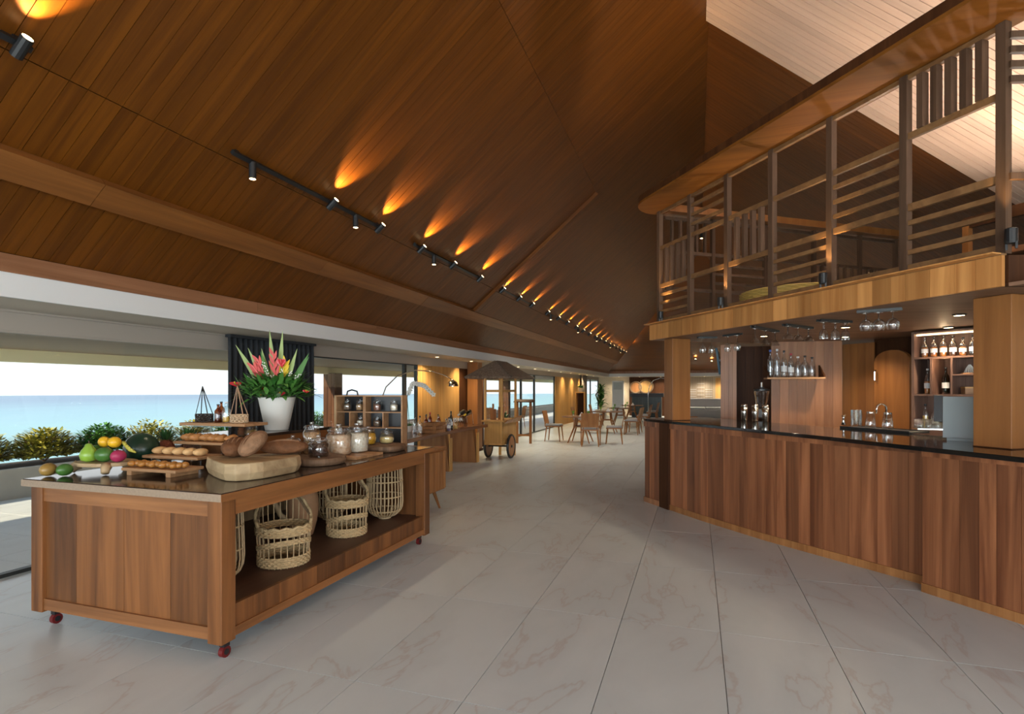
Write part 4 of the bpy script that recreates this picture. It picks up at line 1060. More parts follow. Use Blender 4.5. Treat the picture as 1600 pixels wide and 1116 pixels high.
# ---- lit bottle cabinet
a = pd(1424, 5.95); b = pd(1600, 5.15); dr_ = (b - a).normalized(); nn = Vector((-dr_.y, dr_.x, 0)); L = (b - a).length
cab = thing('bottle_cabinet', 'dark wood bar cabinet with lit bottle compartments beside the column', 'cabinet', tuple((a + b) / 2))
def cpan(x0, x1, n0, n1, z0, z1, name, mat, par=cab):
    q = [a + dr_ * x0 + nn * n0, a + dr_ * x1 + nn * n0, a + dr_ * x1 + nn * n1, a + dr_ * x0 + nn * n1]
    return MB().hexa([Vector((p.x, p.y, z)) for z in (z0, z1) for p in q]).build(name, mat, par)
CW = wood('cabinet_wood', (.12, .062, .042), (.22, .125, .09), 'z', 10, .4, .1)
cpan(0, L, .30, .32, 0, 2.1, 'back_panel', CW); cpan(0, .025, 0, .30, 0, 2.1, 'side_panel', CW); cpan(.025, L, 0, .30, 2.08, 2.1, 'top_panel', CW)
for z in (1.06, 1.42, 1.81): cpan(.025, L, 0, .30, z, z + .02, 'shelf', CW)
x2 = .172; x3 = .353; cpan(x2, x2 + .018, 0, .29, 1.44, 1.81, 'divider', CW); cpan(x3, x3 + .018, 0, .29, 1.44, 1.81, 'divider', CW)
cpan(x3 + .018, L, 0, .29, 1.63, 1.645, 'shelf', CW); cpan(.025, L, .0, .30, 0, 1.06, 'lower_body', CW)
cpan(.03, L, .04, .06, 2.06, 2.075, 'light_strip', emit('strip_glow', (1, .7, .4), 5))
LQ = [AMBL, AMBL, AMBL, plain('whisky_dark', (.10, .035, .012), .2), AMBL, CLEARL, AMBL]
nm7 = ['square whisky bottle with slanted pale label at the cabinet side', 'whisky bottle with slanted label and dark cap on the top shelf', 'whisky bottle with a red lettered label on the top shelf',
       'dark liquor bottle with a white label on the top shelf', 'short amber liquor bottle with a cream label on the top shelf', 'tall clear gin bottle with blue tint on the top shelf', 'amber bottle half hidden by the column on the top shelf']
for k in range(7):
    p = a + dr_ * (.07 + k * .085) + nn * .13
    bottle(p.x, p.y, 1.8305, [.215, .215, .22, .215, .19, .21, .2][k], .032, GLASS, nm7[k], 'liquor bottles in the lit cabinet', LQ[k], CERAM, CHROME if k == 0 else BLACK, lvl=.5)
for (x, z, h, r_, lq, lab, nm) in ((.10, 1.4405, .27, .03, AMBL, CERAM, 'single whisky bottle with a white label in the narrow compartment'), (.265, 1.4405, .28, .033, plain('green_amber', (.10, .12, .02), .2), CERAM, 'green glass liquor bottle with a cream label in its own compartment'),
                                   (.08, 1.0805, .25, .028, YELL, None, 'slim pale liqueur bottle in the bottom compartment'), (.17, 1.0805, .22, .036, CLEARL, CERAM, 'stout clear bottle in the bottom compartment')):
    p = a + dr_ * x + nn * .12; bottle(p.x, p.y, z, h, r_, GLASS if 'green' not in nm else GREENG, nm, 'liquor bottles in the lit cabinet', lq, lab, CERAM if x == .10 else BLACK)
p = a + dr_ * .47 + nn * .12
whk = thing('bamboo_whisk', 'pale fluted whisk resting on a small wooden tray in the cabinet', 'whisk', (p.x, p.y, 1.6455))
MB().lathe([(.07, 0), (.07, .012)], (p.x, p.y, 1.646), 16).build('tray', W_BOARD, whk)
for k in range(14):
    t = 2 * PI * k / 14; MB().tube([(p.x + .045 * math.cos(t), p.y + .045 * math.sin(t), 1.66), (p.x + .03 * math.cos(t), p.y + .03 * math.sin(t), 1.70), (p.x + .006 * math.cos(t), p.y + .006 * math.sin(t), 1.74)], .0035, 4).build('tine', CREAM, whk)
p = a + dr_ * .47 + nn * .13
wb2 = thing('cocktail_tools', 'small wooden box of gold cocktail tools in the cabinet', 'box', (p.x, p.y, 1.44))
MB().box(p.x - .06, p.x + .06, p.y - .05, p.y + .05, 1.4405, 1.50).build('box_body', W_BOARD, wb2); MB().box(p.x - .062, p.x + .062, p.y - .052, p.y + .052, 1.5005, 1.515).build('lid', W_GOLD, wb2)
for z in (1.78, 2.03): point('cabinet_glow', tuple(a + dr_ * .28 + nn * .04 + UP * z), .9, (1, .72, .42), .03)
# ---- glasses hanging under the mezzanine
HZ = MZ0 - .022
def hang_glass(px, py, kind, label, grp):
    p = at(px, py, HZ) if False else None
    d = FPX * (HZ - CAMH) / (CYP - py); p = fwd_right(d, (px - CXP) / FPX)
    t = thing('stem_glass', label, 'glass', (p.x, p.y, HZ), group=grp)
    prof = {'wine': ([(.034, 0), (.034, -.003), (.005, -.006), (.004, -.075), (.018, -.085), (.036, -.11), (.04, -.135), (.032, -.175)], .0),
            'martini': ([(.034, 0), (.034, -.003), (.005, -.006), (.004, -.075), (.01, -.082), (.052, -.145)], 0),
            'coupe': ([(.034, 0), (.034, -.003), (.006, -.006), (.006, -.065), (.02, -.072), (.042, -.09), (.052, -.118)], 0),
            'cut': ([(.03, 0), (.03, -.004), (.008, -.008), (.009, -.06), (.02, -.07), (.034, -.095), (.037, -.15)], 0),
            'balloon': ([(.032, 0), (.032, -.003), (.005, -.006), (.004, -.05), (.025, -.06), (.046, -.09), (.046, -.11), (.036, -.145)], 0)}[kind][0]
    foot = prof[:4]; bowl = prof[3:]
    MB().lathe(foot, (p.x, p.y, HZ - .001), 14).build('stem', GLASS, t, smooth=True)
    MB().lathe(bowl, (p.x, p.y, HZ - .001), 14, cap=False).build('bowl', GLASS, t, smooth=True)
    return p
rows = [('wine', [(1098, 529), (1112, 529)], 'slim wine glass hanging upside down next to the bar column'), ('wine', [(1137, 526), (1152, 524)], 'wine glass hanging upside down in front of the pale wall panel'),
        ('martini', [(1180, 513), (1196, 516), (1211, 519)], 'cone shaped martini glass hanging upside down under the mezzanine'), ('coupe', [(1231, 510), (1247, 512), (1263, 514)], 'coupe glass hanging upside down above the wall shelf'),
        ('cut', [(1287, 503), (1305, 504), (1321, 505)], 'cut crystal goblet hanging upside down under the mezzanine'), ('balloon', [(1353, 489), (1373, 488), (1395, 486)], 'balloon wine glass hanging upside down in front of the arched door')]
for kind, lst, lab in rows:
    ps_ = [hang_glass(x, y, kind, lab, kind + ' glasses hanging over the bar') for x, y in lst]
    c = (ps_[0] + ps_[-1]) / 2; rk = thing('glass_rack', 'slim metal rail holding the ' + {'wine': 'slim wine glasses', 'martini': 'martini glasses', 'coupe': 'coupe glasses', 'cut': 'cut crystal goblets', 'balloon': 'balloon glasses'}[kind] + (' by the column' if lst[0][0] == 1098 else ' by the pale panel' if kind == 'wine' else ''), 'rack', (c.x, c.y, HZ))
    dv = (ps_[-1] - ps_[0]).normalized(); nv = Vector((-dv.y, dv.x, 0))
    for s in (-1, 1): MB().bar(ps_[0] - dv * .06 + nv * s * .02 + UP * (HZ + .011), ps_[-1] + dv * .06 + nv * s * .02 + UP * (HZ + .011), .012, .02).build('rail', DFRAME, rk)
# ---- things on the bar top
BZ = 1.1006
def shaker(px, py, label):
    p = at(px, py, BZ); t = thing('cocktail_shaker', label, 'shaker', tuple(p), group='steel shakers on the bar')
    MB().lathe([(.030, 0), (.033, .004), (.037, .10), (.039, .17)], p, 20).build('lower_cup', STEEL, t, smooth=True)
    MB().lathe([(.0385, .171), (.036, .185), (.034, .20), (.030, .203), (.001, .203)], p, 20).build('upper_cup', STEEL, t, smooth=True)
for px, py, l_ in ((1163, 657, 'steel cocktail shaker at the column end of the three shakers'), (1180, 658, 'steel cocktail shaker between the two others'), (1196, 660, 'steel cocktail shaker in front of the blender')): shaker(px, py, l_)
p = at(1190, 653.5, BZ); t = thing('blender', 'bar blender with a clear jug behind the steel shakers', 'blender', tuple(p))
MB().box(p.x - .085, p.x + .085, p.y - .085, p.y + .085, BZ, BZ + .13).build('motor_base', BLACK, t, bevel=.02)
MB().lathe([(.06, .131), (.065, .15), (.095, .36), (.097, .365)], p, 4 * 5, cap=True).build('jug', GLASS, t)
MB().lathe([(.099, .366), (.099, .39), (.03, .40), (.03, .42), (.001, .42)], p, 20).build('lid', BLACK, t)
MB().tube([p + UP * .42, p + UP * .48], .012, 8).build('tamper', STEEL, t)
# front tray with glassware
p0 = at(1312, 669, BZ); p1 = at(1420, 678, BZ); dv = (p1 - p0).normalized(); nv = Vector((-dv.y, dv.x, 0))
tr = thing('bar_mat', 'long dark rubber bar mat under the glasses by the tap', 'mat', tuple((p0 + p1) / 2))
MB().hexa([Vector((q.x, q.y, z)) for z in (BZ, BZ + .014) for q in (p0, p1, p1 + nv * .24, p0 + nv * .24)]).build('pad', BLACK, tr, bevel=.003)
for s in (0.004, .228): MB().bar(p0 + nv * s + UP * .0175, p1 + nv * s + UP * .0175, .008, .007).build('rim', BLACK, tr)
MZ_ = BZ + .0145
def onmat(px, py): return at(px, py, MZ_)
p = onmat(1318, 664); t = thing('jigger', 'small steel hourglass jigger on the bar mat', 'jigger', tuple(p))
MB().lathe([(.022, 0), (.024, .002), (.007, .055), (.007, .06)], p, 16).build('lower_cone', STEEL, t, smooth=True); MB().lathe([(.007, .0605), (.02, .10), (.018, .10), (.006, .064)], p, 16, cap=False).build('upper_cone', STEEL, t, smooth=True)
p = onmat(1338, 666); t = thing('mixing_glass', 'cut crystal mixing glass on the bar mat beside the jigger', 'glass', tuple(p))
o_ = MB().lathe([(.046, 0), (.048, .004), (.048, .165), (.044, .165), (.043, .02), (.001, .018)], p, 18, cap=False).build('glass_wall', GLASS, t)
for k in range(9):
    a_ = 2 * PI * k / 9
    for s in (-1, 1): MB().tube([(p.x + .049 * math.cos(a_ + s * f * .7), p.y + .049 * math.sin(a_ + s * f * .7), p.z + .015 + .14 * f) for f in (0, .33, .66, 1)], .0022, 4).build('cut_groove', GLASS, t)
for px, py, l_ in ((1360, 669, 'upturned clear pint glass on the mat next to the crystal mixing glass'), (1387, 671, 'upturned clear pint glass on the mat in front of the tap')):
    p = onmat(px, py); t = thing('pint_glass', l_, 'glass', tuple(p), group='upturned pint glasses')
    MB().lathe([(.046, 0), (.047, .002), (.034, .155), (.03, .158)], p, 18).build('glass_wall', GLASS, t, smooth=True); MB().lathe([(.031, .14), (.031, .1585), (.001, .159)], p, 18).build('thick_base', GLASS, t)
p = at(1385, 663, BZ); t = thing('bar_tap', 'chrome gooseneck tap behind the pint glasses', 'tap', tuple(p))
MB().lathe([(.025, 0), (.025, .01), (.014, .016), (.014, .03)], p, 14).build('tap_base', CHROME, t)
MB().tube([p + UP * .03, p + UP * .17] + [p + UP * .17 + (-rgt) * (.055 - .055 * math.cos(q_)) + UP * .055 * math.sin(q_) for q_ in [PI * k / 8 for k in range(1, 9)]] + [p - rgt * .11 + UP * .12], .011, 10).build('spout', CHROME, t, smooth=True)
MB().tube([p + UP * .05, p + UP * .06 + rgt * .05], .006, 6).build('lever', CHROME, t)
# point of sale monitor seen from behind
p = at(1503, 690, BZ); t = thing('monitor', 'grey touch screen terminal turned away on the bar', 'monitor', tuple(p))
f_ = Vector((p.x, p.y, 0)).normalized(); r_ = Vector((f_.y, -f_.x, 0))
def mon(x0, x1, y0, y1, z0, z1, nm, mat, sh_=0.0):
    q = [(x0, y0), (x1, y0), (x1, y1), (x0, y1)]
    MB().hexa([p + r_ * x + f_ * (y) + UP * z0 for x, y in q] + [p + r_ * x + f_ * (y + sh_) + UP * z1 for x, y in q]).build(nm, mat, t)
mon(-.09, .16, .02, .20, 0, .02, 'stand_foot', SCREENM); mon(-.115, .17, .06, .10, .0205, .335, 'housing', SCREENM, .03); mon(-.03, .1, .10, .17, .02, .2, 'neck', SCREENM)
mon(-.17, -.118, .07, .22, .14, .345, 'screen_edge', BLACK, .03)
p = at(1400 + 55, 671, BZ); t = thing('glass_rack_tray', 'clear plastic tray filled with drinking glasses by the terminal', 'rack', tuple(p))
MB().box(p.x - .14, p.x + .14, p.y - .09, p.y + .09, BZ, BZ + .012).build('tray_base', STEEL, t)
for k in range(8):
    x, y = p.x - .105 + (k % 4) * .07, p.y - .04 + (k // 4) * .08
    g = thing('tumbler', 'small clear tumbler standing on the steel tray by the terminal', 'glass', (x, y, BZ + .0125), group='tumblers on the steel tray')
    MB().lathe([(.026, 0), (.027, .004), (.031, .085), (.029, .085), (.025, .01), (.001, .01)], (x, y, BZ + .0128), 14, cap=False).build('glass_wall', GLASS, g, smooth=True)
    MB().lathe([(.0245, .012), (.001, .0125)], (x, y, BZ + .0128), 14).build('glass_base', GLASS, g)
#PART5
# ================================================================== TRACK LIGHTS
NI = Vector((math.sin(SL), 0, -math.cos(SL))); GU = Vector((math.cos(SL), 0, math.sin(SL)))
def sp_(X, Y, off): return Vector((X, Y, lslope(X))) + NI * off
def track(y0, y1, ups, downs, label, X=-3.37, dn=25, upw=75):
    c = sp_(X, (y0 + y1) / 2, .02); t = thing('track_light', label, 'track light', tuple(c))
    MB().bar(sp_(X, y0, .045), sp_(X, y1, .045), .032, .032, NI).build('rail', BLACK, t)
    for y in (y0 + .06, y1 - .06): MB().bar(sp_(X, y, .0), sp_(X, y, .03), .03, .03, (0, 1, 0)).build('mount', BLACK, t)
    for y in ups:
        b = sp_(X, y, .085); h = MB().tube([b - GU * .055, b + GU * .065], .030, 12).build('spot_head', BLACK, t)
        MB().tube([b + GU * .0655, b + GU * .0665], .025, 12).build('lens', BULB, h)
        MB().bar(sp_(X, y, .05), b, .015, .015, (0, 1, 0)).build('arm', BLACK, t)
        spot('uplight_beam', tuple(b + GU * .08), tuple(GU - NI * .36), upw, (1.0, .64, .26), 1.25, .8, .012)
    for y in downs:
        b = sp_(X, y, .05); h = MB().tube([b, b - UP * .13], .028, 12).build('spot_head', BLACK, t)
        MB().tube([b - UP * .1305, b - UP * .1315], .024, 12).build('lens', BULB, h)
        spot('downlight_beam', tuple(b - UP * .15), (.12, 0, -1), dn, (1.0, .80, .55), 1.5, .9, .03)
track(-.3, 1.98, [1.62, 1.92], [.4], 'black track with two warm spots over the near end of the eave beam')
track(3.32, 5.42, [4.50, 5.34], [3.52, 4.92], 'black track with four spots above the buffet island')
track(6.18, 8.42, [6.32, 7.28, 8.32], [6.72], 'black track beside the stepped ceiling seam')
track(9.35, 11.4, [9.42, 10.4, 11.3], [], 'black track of three uplights past the ceiling seam, above the cart')
yy = 12.5; k = 0
lbs = ['black track with a drooping spot, beyond the cart', 'black track above the first dining table', 'black track above the second dining table', 'black track above the palm', 'black track nearest the far hip']
while yy < 28:
    track(yy, yy + 2.3, [yy + .1, yy + 1.15, yy + 2.2], [yy + .5], lbs[k], dn=170, upw=60); yy += 3.25; k += 1
rl = thing('ridge_lamp', 'black downlight mounted under the roof ridge', 'lamp', (RX, 6.0, RZ - .3))
MB().tube([(RX, 6.0, RZ - .03), (RX, 6.0, RZ - .3)], .05, 14).build('housing', BLACK, rl); MB().tube([(RX, 6.0, RZ - .301), (RX, 6.0, RZ - .303)], .042, 14).build('lens', BULB, rl)
spot('ridge_beam', (RX, 6.0, RZ - .33), (-.05, -.05, -1), 70, (1.0, .88, .72), 1.75, .8, .04)
for k in range(4):  # extra ridge lamps, added to brighten the far dining area
    y = 13 + k * 4.5
    r_l = thing('ridge_lamp', 'black fill lamp added under the roof ridge above the dining area', 'lamp', (RX, y, RZ - .3), group='added ridge fill lamps over the dining area')
    MB().tube([(RX, y, RZ - .03), (RX, y, RZ - .3)], .05, 12).build('housing', BLACK, r_l); MB().tube([(RX, y, RZ - .301), (RX, y, RZ - .303)], .042, 12).build('lens', BULB, r_l)
    spot('ridge_beam', (RX, y, RZ - .33), (-.15, 0, -1), 520, (1.0, .90, .76), 1.7, .8, .05)
# right-hand uplights on the near bay
for k, y in enumerate((4.2, 5.3, 6.4)):
    X = 3.2; b = Vector((X, y, RZ - TS * (X - RX))) + Vector((-math.sin(SL), 0, -math.cos(SL))) * .14
    t = thing('wall_spot', 'black uplight washing the near boarded roof bay', 'lamp', tuple(b), group='uplights under the near roof bay'); g = Vector((-math.cos(SL), 0, math.sin(SL)))
    MB().tube([b - g * .05, b + g * .06], .03, 12).build('housing', BLACK, t); MB().bar(b, b + Vector((math.sin(SL), 0, math.cos(SL))) * .085, .02, .02, (0, 1, 0)).build('arm', BLACK, t)
    spot('uplight_beam', tuple(b + g * .08), tuple(g + Vector((math.sin(SL), 0, math.cos(SL))) * .12), 45, (1.0, .50, .16), .6, .8, .012)
# fill lamps added on the mezzanine floor to brighten the near roof bay
for k, (u_, w_) in enumerate(((1.9, 1.5), (2.9, 1.6), (3.6, 1.7), (3.9, 2.4))):
    b = UW(u_, w_, MZ1); t = thing('mezz_fill_lamp', 'small black fill lamp added on the mezzanine floor to brighten the near roof boards', 'lamp', tuple(b), group='added fill lamps on the mezzanine floor')
    MB().lathe([(.06, 0), (.06, .10), (.05, .10), (.045, .08), (.001, .08)], b, 16).build('housing', BLACK, t); MB().lathe([(.045, .082), (.001, .083)], b, 16).build('lens', BULB, t)
    spot('mezz_fill_wash', tuple(b + UP * .12), (-.12, -.10, 1), 95, (1.0, .88, .76), 2.3, .8, .05)
# bar ceiling downlights
for k, (u_, w_) in enumerate(((1.0, .9), (2.0, 1.0), (3.0, 1.1), (2.3, 2.0), (1.2, 1.9))):
    p = UW(u_, w_, MZ0)
    t = thing('downlight', 'small recessed downlight in the ceiling above the bar', 'lamp', (p.x, p.y, MZ0 - .012), group='downlights over the bar')
    MB().lathe([(.045, -.012), (.05, -.001), (.03, -.001)], (p.x, p.y, MZ0), 16).build('ring', BLACK, t); MB().lathe([(.036, -.0125), (.001, -.0126)], (p.x, p.y, MZ0), 16).build('lens', BULB, t)
    spot('bar_downlight', (p.x, p.y, MZ0 - .03), (0, 0, -1), 42, (1.0, .80, .56), 2.3, .8, .03)
# fill lamps added in the eave soffit to brighten the far window wall
y = 9.9; k = 0
while y < 27.5:
    t = thing('soffit_fill_lamp', 'small fill lamp added in the beige eave soffit', 'lamp', (-4.85, y, 2.113), group='added fill lamps in the eave soffit')
    MB().lathe([(.04, -.012), (.045, -.001), (.03, -.001)], (-4.85, y, 2.125), 14).build('ring', WHITE, t); MB().lathe([(.032, -.0125), (.001, -.0126)], (-4.85, y, 2.125), 14).build('lens', BULB, t)
    spot('soffit_fill_beam', (-4.85, y, 2.10), (-.12, 0, -1), 70, (1.0, .80, .50), 2.3, .9, .03); y += 1.75
for k in range(7):  # row of lamps added to lighten the dark far wall
    x = -4.0 + k * 1.1
    t = thing('soffit_fill_lamp', 'small fill lamp added in the far soffit over the service counter and sofa', 'lamp', (x, 30.4, 2.113), group='added fill lamps in the far soffit')
    MB().lathe([(.04, -.012), (.045, -.001), (.03, -.001)], (x, 30.4, 2.125), 14).build('ring', WHITE, t); MB().lathe([(.032, -.0125), (.001, -.0126)], (x, 30.4, 2.125), 14).build('lens', BULB, t)
    spot('soffit_fill_beam', (x, 30.4, 2.10), (0, -.05, -1), 130, (1.0, .86, .66), 2.6, .9, .03)
# ================================================================== DRINKS COUNTER
dc = thing('drinks_counter', 'long curved wooden drinks counter on slab legs behind the island', 'counter', (-4.5, 9.0, 0))
top = [(-4.86, 6.95), (-3.98, 6.95), (-4.06, 7.8), (-4.14, 8.8), (-4.17, 9.8), (-4.14, 10.85), (-4.86, 10.85)]
MB().prism(top, .69, .752).build('top', wood('counter_red_wood', (.16, .055, .02), (.28, .105, .04), 'y', 9, .2, .1), dc, bevel=.006)
for y in (7.5, 9.1, 10.4):
    MB().hexa([(-4.80, y, 0), (-4.22, y, 0), (-4.22, y + .12, 0), (-4.80, y + .12, 0), (-4.80, y, .69), (-4.30, y, .69), (-4.30, y + .12, .69), (-4.80, y + .12, .69)]).build('slab_leg', W_CHAIR, dc)
    MB().box(-4.219, -4.205, y, y + .12, 0, .6).build('edge_strip', W_GOLD, dc)
cb_ = thing('slatted_cabinet', 'low slatted teak cabinet on splayed legs behind the island end', 'cabinet', (-3.4, 6.05, 0))
MB().box(-3.9, -3.0, 5.75, 6.35, .24, .74).build('body', W_COLM, cb_, bevel=.01)
for k in range(7): MB().box(-2.999, -2.985, 5.765 + k * .083, 5.84 + k * .083, .26, .72).build('slat', W_CHAIR, cb_)
for k in range(9): MB().box(-3.89 + k * .099, -3.80 + k * .099, 5.735, 5.749, .26, .72).build('slat', W_CHAIR, cb_)
MB().box(-3.92, -2.98, 5.73, 6.37, .741, .765).build('top', W_COLM, cb_)
for x, y, dx, dy in ((-3.12, 5.85, .07, -.05), (-3.8, 5.85, -.07, -.05), (-3.12, 6.25, .07, .05), (-3.8, 6.25, -.07, .05)):
    MB().tube([(x, y, .239), (x + dx, y + dy, .0)], [.024, .013], 8).build('leg', W_CHAIR, cb_)
DZ = .7526
lab12 = ['tall clear spirit bottle with a blue label on the drinks counter', 'clear bottle with a grey label beside the orchid', 'amber rum bottle behind the crate', 'dark green wine bottle with a white label on the drinks counter', 'brown liqueur bottle with a gold cap on the drinks counter',
         'squat orange liqueur bottle at the counter edge', 'small yellow mixer bottle by the glasses', 'small pale mixer bottle by the glasses', 'purple syrup bottle next to the spice case', 'clear gin bottle behind the purple syrup bottle', 'slim white bottle behind the crate', 'tall brown bottle with a red capsule near the orchid']
specs = [(-4.25, 8.050, .30, GLASS, CLEARL), (-4.42, 8.200, .30, GLASS, CLEARL), (-4.45, 8.650, .28, AMBER, AMBL), (-4.25, 9.250, .33, GREENG, REDL), (-4.38, 9.020, .27, AMBER, AMBL), (-4.22, 9.000, .2, GLASS, AMBL), (-4.20, 9.350, .17, GLASS, YELL), (-4.32, 9.360, .17, GLASS, YELL), (-4.1, 8.8300, .24, GLASS, plain('purple_syrup', (.10, .04, .12), .3)), (-4.3, 8.8200, .29, GLASS, CLEARL), (-4.52, 8.800, .29, GLASS, CERAM), (-4.6, 9.100, .31, AMBER, REDL)]
for l_, (x, y, h, g, lq) in zip(lab12, specs): bottle(x, y, DZ, h, .036, g, l_, 'bottles on the drinks counter', lq, CERAM if h > .22 else None, YELB if 'gold' in l_ else PETAL if 'red capsule' in l_ else BLACK, n=10)
cr = thing('wooden_crate', 'wooden crate standing on the drinks counter among bottles', 'crate', (-4.22, 8.500, DZ))
for z in (DZ, DZ + .06, DZ + .12): MB().box(-4.36, -4.10, 8.3200, 8.3350, z, z + .05).box(-4.36, -4.10, 8.6850, 8.7000, z, z + .05).box(-4.115, -4.10, 8.3355, 8.6845, z, z + .05).box(-4.36, -4.345, 8.3355, 8.6845, z, z + .05).build('slat', W_CHAIR, cr)
MB().box(-4.344, -4.116, 8.3360, 8.6840, DZ + .001, DZ + .012).build('crate_floor', W_CHAIR, cr)
for k in range(8):
    x, y = -4.28 - (k % 2) * .12 - .02, 9.45 + (k // 2) * .13
    g = thing('wine_glass', 'upright stemmed wine glass on the drinks counter', 'glass', (x, y, DZ), group='wine glasses on the drinks counter')
    MB().lathe([(.034, 0), (.034, .003), (.005, .006), (.004, .08)], (x, y, DZ + .0005), 12).build('stem', GLASS, g, smooth=True); MB().lathe([(.004, .08), (.03, .10), (.04, .13), (.032, .185)], (x, y, DZ + .0005), 12, cap=False).build('bowl', GLASS, g, smooth=True)
wr_ = thing('wine_cradle', 'steel cradle holding tilted wine bottles on the drinks counter', 'wine rack', (-4.35, 10.150, DZ))
for dx in (0, .13): MB().tube([(-4.42 + dx, 9.950, DZ + .008), (-4.42 + dx, 10.000, DZ + .17), (-4.42 + dx, 10.350, DZ + .25), (-4.42 + dx, 10.400, DZ + .008)], .008, 6).build('rod', CHROME, wr_)
for k, dx in enumerate((.0, .13)):
    a_ = Vector((-4.42 + dx, 9.960, DZ + .225)); b_ = Vector((-4.42 + dx, 10.250, DZ + .29)); v_ = (b_ - a_)
    o_ = MB().tube([b_, b_ - v_ * .05, a_ + v_ * .36, a_ + v_ * .26, a_], [.036, .04, .04, .016, .015], 12).build('wine_bottle', GREENG if k else BLACK, org=tuple(b_), smooth=True); tag(o_, ['black wine bottle with white neck lying in the cradle', 'green wine bottle with yellow neck lying in the cradle'][k], 'bottle')
    MB().tube([a_ + v_ * .2, a_ - v_ * .02], .0175, 10).build('capsule', CERAM if k == 0 else YELB, o_)
orc = thing('orchid', 'white orchid spray in a small pot on the drinks counter', 'orchid', (-4.66, 8.45, DZ))
MB().lathe([(.05, 0), (.07, .11), (.064, .11), (.05, .09), (.001, .09)], (-4.66, 8.45, DZ + .0005), 16).build('pot', CREAM, orc)
ob = MB(); path = [Vector((-4.66, 8.45, DZ + .09)), Vector((-4.68, 8.4, DZ + .60)), Vector((-4.62, 8.5, DZ + .84)), Vector((-4.54, 8.75, DZ + .80)), Vector((-4.46, 9.0, DZ + .62))]
MB().tube(path, .005, 6).build('stem', LEAF_D, orc)
for k in range(14):
    f = k / 13 * 2.6 + 1.3; i = min(3, int(f)); c = path[i].lerp(path[i + 1], f - i) if i < 4 else path[4]
    m = MB()
    for q in range(5):
        t = 2 * PI * q / 5 + k; m.leaf(c, rgt * math.cos(t) + UP * math.sin(t) + tow * .3, .052, .045, 0, side=rgt * -math.sin(t) + UP * math.cos(t))
    m.build('blossom', LEAF_W, orc)
ml = MB()
for q in range(6): ml.leaf((-4.66, 8.45, DZ + .09), (math.cos(q), math.sin(q), .9), .2, .05, .5)
ml.build('leaves', LEAF_G, orc)
# arc lamp
al = thing('arc_lamp', 'chrome arc floor lamp with dome shade over the drinks counter', 'lamp', (-5.02, 8.1, 0))
MB().lathe([(.13, 0), (.13, .03), (.02, .035)], (-5.02, 8.1, .0005), 20).build('base', CHROME, al)
MB().tube([(-5.02, 8.1, .03), (-5.02, 8.1, 1.25), (-5.0, 8.25, 1.52), (-4.95, 8.55, 1.72), (-4.85, 9.0, 1.83), (-4.75, 9.5, 1.82), (-4.67, 9.9, 1.75), (-4.64, 10.1, 1.68)], .010, 8).build('arc', CHROME, al, smooth=True)
MB().lathe([(.12, 0), (.118, .03), (.095, .08), (.05, .115), (.015, .125), (.012, .14)], (-4.63, 10.15, 1.54), 20, cap=False).build('shade', CHROME, al, smooth=True)
MB().ball((-4.63, 10.15, 1.57), .035, n=10, m=7).build('bulb', BULB, al)
col_ = thing('facade_column', 'brown timber column against the window wall behind the food cart', 'column', (-5.05, 12.35, 0))
MB().box(-5.18, -4.92, 12.2, 12.5, .0005, 2.124).build('shaft', W_COLM, col_, bevel=.004); MB().box(-5.18, -4.90, 12.18, 12.52, .001, .06).build('plinth', W_DARK, col_)
spk = thing('wall_speaker', 'black loudspeaker hung beside the timber column', 'speaker', (-5.0, 12.95, 1.7)); MB().box(-5.1, -4.9, 12.7, 13.1, 1.72, 2.0).build('cabinet', BLACK, spk, bevel=.01); MB().box(-5.09, -4.91, 12.69, 12.699, 1.74, 1.98).build('grille', DFRAME, spk); MB().box(-5.2, -5.1, 12.85, 12.95, 1.8, 1.9).build('bracket', BLACK, spk)
# ================================================================== FOOD CART
ct = thing('food_cart', 'golden wooden food cart with thatched roof and spoked side wheel', 'cart', (-4.03, 11.35, 0))
x0, x1, y0, y1 = -4.24, -3.84, 10.9, 11.85
MB().box(x0, x1, y0, y1, .31, .80).build('body', W_GOLD, ct)
for a_, b_ in ((x0, x0 + .04), (x1 - .04, x1)): MB().box(a_, b_, y0 - .012, y0 - .001, .31, .80).build('stile', W_GOLD, ct)
for z in (.31, .76): MB().box(x0 + .04, x1 - .04, y0 - .012, y0 - .001, z, z + .04).build('rail', W_GOLD, ct)
MB().box(x0 - .05, x1 + .05, y0 - .06, y1 + .06, .801, .83).build('table_top', W_GOLD, ct)
MB().hexa([(x1 + .0505, y0, .76), (x1 + .10, y0 - .0, .82), (x1 + .10, y1 + .1, .86), (x1 + .0505, y1 + .1, .76), (x1 + .0505, y0, .80), (x1 + .10, y0, .84), (x1 + .10, y1 + .1, .9), (x1 + .0505, y1 + .1, .80)]).build('side_ledge', W_CHAIR, ct)
for px_ in (x0 + .015, x1 - .015):
    for py_ in (y0 + .015, y1 - .015): MB().box(px_ - .022, px_ + .022, py_ - .022, py_ + .022, .831, 1.74).build('post', W_GOLD, ct)
for z in (1.42,):
    for yy_ in (y0 + .015, y1 - .015): MB().box(x0 + .04, x1 - .04, yy_ - .012, yy_ + .012, z, z + .05).build('cross_rail', W_GOLD, ct)
    for xx_ in (x0 + .015, x1 - .015): MB().box(xx_ - .012, xx_ + .012, y0 + .04, y1 - .04, z, z + .05).build('cross_rail', W_GOLD, ct)
rx0, rx1, ry0, ry1 = x0 - .30, x1 + .30, y0 - .32, y1 + .32; cx_ = (x0 + x1) / 2
